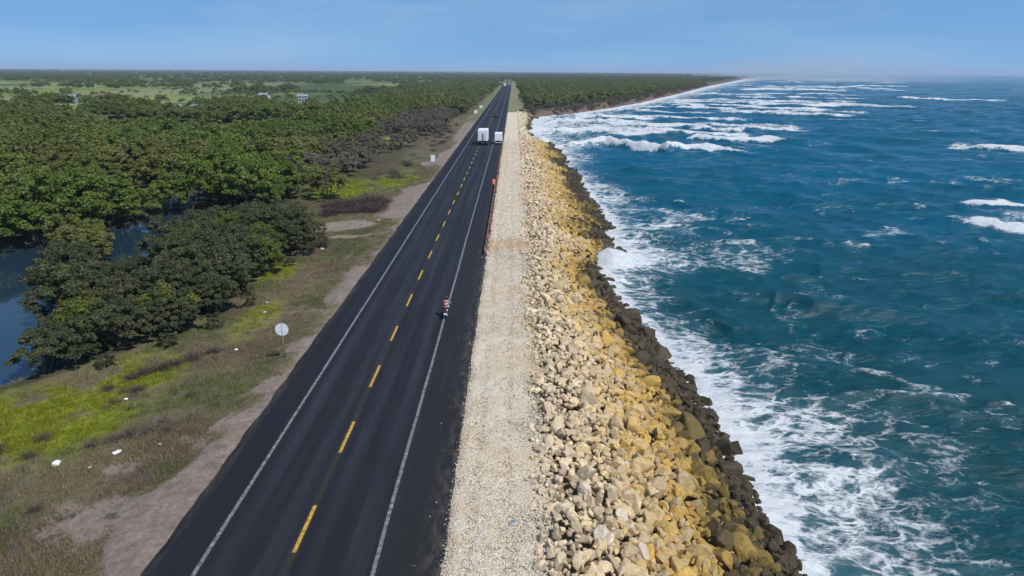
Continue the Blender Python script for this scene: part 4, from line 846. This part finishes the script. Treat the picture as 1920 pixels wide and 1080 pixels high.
MB().prism([(-.36, .74), (-.34, .84), (-.1, .80), (.1, .66), (-.1, .64)], -.09, .09, .02).build('tail', BLK, e, True)
MB().box(-.07, .07, -.40, -.36, .70, .78, .015).build('tail_lamp', TL, e, True); MB().box(-.125, .125, -.37, -.36, .40, .56, .004).build('number_plate', TRK, e)
MB().prism([(-.35, .42), (-.32, .66), (-.1, .63), (.0, .615), (.0, .60), (-.2, .6)], -.06, .06, .01).build('rear_mudguard', BLK, e, True)
MB().tube([(.13, .62, .27), (.15, .2, .28), (.16, -.30, .36)], [.025, .045, .05], 12).build('exhaust', CHR, e, True)
for s_ in (-1, 1):
    MB().tube([(s_ * .07, 1.28, .30), (s_ * .075, 1.06, .86)], [.022, .026], 8).build('fork', CHR, e, True)
    MB().tube([(s_ * .10, .10, .33), (s_ * .11, .18, .70)], [.026, .030], 8).build('shock_absorber', CHR, e, True)
    MB().tube([(s_ * .25, .98, 1.05), (s_ * .30, 1.0, 1.22)], [.007, .007], 6).ball((s_ * .33, .98, 1.26), .055, 2, (1.3, .4, .9)).build('mirror', CHA, e, True)
    MB().ball((s_ * .16, -.30, .70), .03, 1).build('turn_signal', AMB, e, True)
MB().tube([(-.36, .90, 1.02), (-.20, .97, 1.02), (0, 1.02, .95), (.20, .97, 1.02), (.36, .90, 1.02)], [.014] * 5, 8).build('handlebar', CHA, e, True)
MB().ball((0, 1.14, .90), .10, 2, (1, .7, 1)).build('headlight', LMP, e, True)
# rider
def rider_mat():
    t = NT('rider_clothes'); c = t.n('ShaderNodeTexCoord'); sx3 = t.n('ShaderNodeSeparateXYZ'); t.l(c.outputs['Object'], sx3.inputs[0]); z_ = sx3.outputs[2]; y_ = sx3.outputs[1]
    st = t.mr(t.math('SINE', t.math('MULTIPLY', t.math('ADD', z_, -.86), 26.2)), -.1, .1); red, wh = (.50, .02, .018), (.66, .55, .52)
    up = t.mix(st, red, wh); skin = (.26, .145, .09); jean = (.025, .03, .05)
    nz = t.noise(c.outputs['Object'], 14, 4); col = t.mix(t.mr(z_, .775, .785), jean, up); col = t.mix(t.mr(z_, 1.375, 1.385), col, skin)
    arm = t.math('MULTIPLY', t.mr(y_, .62, .63), t.mr(z_, .95, .96)); col = t.mix(arm, col, skin)
    sh_ = t.mr(z_, .34, .335); col = t.mix(sh_, col, (.05, .045, .04)); col = t.mix(t.mr(nz, .3, .7, 0, .25), col, (.05, .04, .04)); t.P(Base_Color=col, Roughness=.85); return t.m
def skin_body(name, verts, edges, mat, parent, root=0):
    me = bpy.data.meshes.new(name); me.from_pydata([q[:3] for q in verts], edges, []); o = obj(name, me, parent)
    sk_ = o.modifiers.new('skin', 'SKIN'); sk_.use_smooth_shade = True
    for i, q in enumerate(verts): d_ = me.skin_vertices[0].data[i]; d_.radius = (q[3], q[4] if len(q) > 4 else q[3]); d_.use_root = (i == root)
    sb = o.modifiers.new('sub', 'SUBSURF'); sb.levels = 2; sb.render_levels = 2; me.materials.append(mat); return o
pe = empty('person', (-5.34, 51.9, .002), rad(-2), label='rider in a red and white striped shirt seated on the motorcycle', cat='person')
V = [(0, .22, .90, .17, .14), (0, .24, 1.05, .155, .115), (0, .30, 1.22, .19, .125), (0, .34, 1.36, .13, .10), (0, .37, 1.45, .055), (0, .40, 1.56, .085), (0, .41, 1.66, .08)]; Ed = [(i, i + 1) for i in range(6)]
for s_ in (-1, 1):
    b0 = len(V); V += [(s_ * .19, .34, 1.35, .075), (s_ * .31, .47, 1.16, .055), (s_ * .335, .70, 1.05, .042), (s_ * .31, .86, 1.045, .032), (s_ * .31, .92, 1.05, .036, .022)]
    Ed += [(3, b0), (b0, b0 + 1), (b0 + 1, b0 + 2), (b0 + 2, b0 + 3), (b0 + 3, b0 + 4)]; pm = b0 + 4
    for k in range(4):
        q = len(V); xo = s_ * (.275 + .024 * k); ln = (.9, 1, .96, .8)[k]; V += [(xo, .955, 1.05, .0095), (xo, .965 + .01 * ln, 1.025, .009), (xo, .945, 1.0 - .004 * ln, .008)]; Ed += [(pm, q), (q, q + 1), (q + 1, q + 2)]
    q = len(V); V += [(s_ * .27, .89, 1.03, .011), (s_ * .275, .885, 1.0, .009)]; Ed += [(pm - 1, q), (q, q + 1)]
    b0 = len(V); V += [(s_ * .12, .26, .86, .105), (s_ * .20, .60, .80, .082), (s_ * .21, .52, .50, .058), (s_ * .19, .46, .30, .042), (s_ * .20, .56, .25, .038), (s_ * .21, .66, .245, .028)]; Ed += [(0, b0)] + [(b0 + k, b0 + k + 1) for k in range(5)]
skin_body('body', V, Ed, rider_mat(), pe)
hm = MB().ball((0, .40, 1.64), .145, 3, (.92, 1.1, 1.0)).build('helmet', plain('helmet_dark_red', (.09, .012, .014), .3, .1), pe, True)
MB().ball((0, .46, 1.625), .13, 2, (.84, .85, .42)).build('visor', GLS, hm, True)
for s_ in (-1, 1): MB().box(s_ * .21 - .05, s_ * .21 + .05, .44, .72, .215, .27, .02).build('shoe', CHA, pe)
MB().tube([(-.26, .60, .24), (.26, .60, .24)], [.014, .014], 8).build('foot_pegs', CHA, e, True)

# ------------------------------------------------------------------ farm buildings
WALLB = plain('pale_blue_wall', (.28, .30, .35), .9, .1, .8); WALLW = plain('whitewash', (.40, .40, .41), .9, .1, .8); ROOF = plain('fibre_roof', (.20, .22, .26), .8, .15, 1.2); DOORM = plain('dark_door', (.05, .055, .06), .7, .15)
def farm(x, y, rz, Wd, Dp_, Hh, rh, wall, label, over=.4):
    e = empty('farm_building', (x, y, float(ground_z(x, y)) - .1), rz, label=label, cat='building'); hw = Wd / 2
    MB().box(-hw, hw, 0, Dp_, 0, Hh).build('wall', wall, e)
    rf = MB().prism([(-over, Hh - .08), (Dp_ / 2, Hh + rh), (Dp_ + over, Hh - .08), (Dp_ + over, Hh + .04), (Dp_ / 2, Hh + rh + .12), (-over, Hh + .04)], -hw - over, hw + over).build('roof', ROOF, e)
    for q in range(int(Wd / 1.2)): MB().tube([(-hw + .3 + q * 1.2, -over, Hh + .05), (-hw + .3 + q * 1.2, Dp_ / 2, Hh + rh + .13)], [.05, .05], 6).build('ridge_batten', ROOF, rf)
    d_ = MB().box(-.5, .5, -.05, .02, 0, 2.0).build('door', DOORM, e); MB().box(.32, .40, -.09, -.05, .95, 1.05).build('handle', PG, d_)
    for s_ in (-1, 1):
        wd = MB().box(s_ * hw * .6 - .55, s_ * hw * .6 + .55, -.04, .02, 1.0, 2.0).build('window', GLS, e); MB().box(s_ * hw * .6 - .65, s_ * hw * .6 + .65, -.10, -.041, .9, 1.0).build('sill', wall, wd)
farm(-254, 402, rad(18), 8.5, 6, 4.2, 1.4, WALLB, 'pale blue farmhouse at the near edge of the green fields')
farm(-141, 306, rad(10), 11, 5, 4.0, 1.3, WALLW, 'long low shed with a grey roof rising among the trees')
farm(-165, 466, rad(-8), 6, 5, 4.0, 1.2, WALLW, 'small pale hut in the open field, farther from the road')
farm(-135.5, 455, rad(14), 6, 5, 3.8, 1.2, WALLB, 'small bluish hut in the open field, nearer the road')

# ------------------------------------------------------------------ litter on the verge
BAG = plain('white_plastic', (.72, .72, .70), .5, .06, 6); BLU = plain('blue_plastic', (.05, .18, .32), .5, .1)
def bag(x, y, s, label, mat=BAG, z=None, nm='plastic_bag', flat=.5):
    bm = bmesh.new(); bmesh.ops.create_icosphere(bm, subdivisions=3, radius=1); sd2 = random.uniform(0, 90)
    for v in bm.verts:
        d_ = v.co.copy(); k = .62 + .75 * float(fbm(d_.x * 2 + sd2, d_.y * 2 + d_.z * 3, .8, 3, 4)); v.co = Vector((d_.x * k, d_.y * k * .75, max(d_.z * k * flat, -.12)))
    me = bpy.data.meshes.new(nm); bm.to_mesh(me); bm.free(); me.materials.append(mat)
    o = obj(nm, me, label=label, cat='litter'); o.location = (x, y, (float(ground_z(x, y)) if z is None else z) + .12 * s); o.scale = (s, s, s); o.rotation_euler = (0, 0, random.uniform(0, 6)); return o
bag(-24.3, 31.9, .27, 'largest crumpled white plastic bag lying in the verge grass'); bag(-21.6, 32.9, .23, 'flat white plastic sheet scrap just below the silvery shrubs', flat=.25)
for (x, y, s, lb) in ((-25.4, 29.0, .13, 'small white scrap in the grass below the largest plastic bag'), (-24.7, 39.5, .12, 'small white scrap in the bright grass beside the dark shrubs'), (-22.2, 31.4, .09, 'tiny white scrap between the two large plastic pieces and the sand'), (-19.6, 33.6, .09, 'tiny white scrap at the sandy edge near the silvery shrubs'),
                      (-20.6, 47.2, .14, 'pale scrap in short grass left of the round road sign'), (-21.2, 55.2, .15, 'white scrap in the grass beside the mangrove thicket foot'), (-22.0, 58.0, .13, 'pale scrap on the grass behind the round road sign'), (-22.4, 78.0, .22, 'white bag beside the small bushes by the sandy clearing'), (-18.4, 92.5, .2, 'white scrap on the bare sand of the clearing')):
    bag(x, y, s, lb)
bag(.10, 25.7, .13, 'blue and white plastic scrap on the gravel shoulder', BLU, .03, 'plastic_scrap', .2)

# ------------------------------------------------------------------ spray where the waves burst, and the air
r = np.random.default_rng(3); FO = plain('spray_white', (.72, .74, .76), .8, .03)
def spray(cx, cy, rx, ry, hz, n, smax, label):
    a = r.normal(size=(n, 2)); k = r.random(n); p = np.stack([cx + a[:, 0] * rx, cy + a[:, 1] * ry, SEA_Z + .5 + hz * (1 - k ** .6) * np.exp(-(a ** 2).sum(1) / 3)], 1)
    v, f, _ = merge(PV, r.integers(0, len(PV), n), p, smax * (.15 + r.random(n) ** 3), rotm(r, n)); obj('sea_spray', npmesh('sea_spray', v, f, FO, True), kind='stuff', label=label, cat='spray')
spray(11.6, 78.6, 1.5, 1.9, 2.2, 3200, .055, 'white spray bursting over the dark rocks at the small point'); spray(9.5, 232, 1.6, 4, 1.6, 1500, .09, 'white spray where the surf meets the narrow end of the revetment')
def volume(name, col, dens, aniso=0.0):
    m = bpy.data.materials.new(name); m.use_nodes = True; nt = m.node_tree; nt.nodes.clear(); o_ = nt.nodes.new('ShaderNodeOutputMaterial'); v_ = nt.nodes.new('ShaderNodeVolumePrincipled')
    v_.inputs['Color'].default_value = (*col, 1); v_.inputs['Density'].default_value = dens; v_.inputs['Anisotropy'].default_value = aniso; nt.links.new(v_.outputs[0], o_.inputs['Volume']); return m
bm = bmesh.new(); bmesh.ops.create_cube(bm, size=1)
for v in bm.verts: v.co = Vector((v.co.x * 44000, v.co.y * 44000, 85.0 if v.co.z > 0 else -10.5))
me = bpy.data.meshes.new('haze'); bm.to_mesh(me); bm.free(); me.materials.append(volume('sea_air', (.62, .78, 1.0), 9.5e-5)); obj('haze', me, kind='stuff')

def puff(c, r3, dens):
    b_ = bmesh.new(); bmesh.ops.create_icosphere(b_, subdivisions=4, radius=1)
    for v in b_.verts: v.co = Vector((v.co.x * r3[0], v.co.y * r3[1], v.co.z * r3[2]))
    q = bpy.data.meshes.new('spray_mist'); b_.to_mesh(q); b_.free(); q.materials.append(volume('salt_mist', (.74, .88, 1.0), dens)); o = obj('spray_mist', q, kind='stuff', label='pale salt mist hanging over the far surf', cat='mist'); o.location = c
puff((1000, 2550, 0), (300, 900, 78), 6e-4); puff((960, 2450, 0), (190, 600, 40), 9e-4)
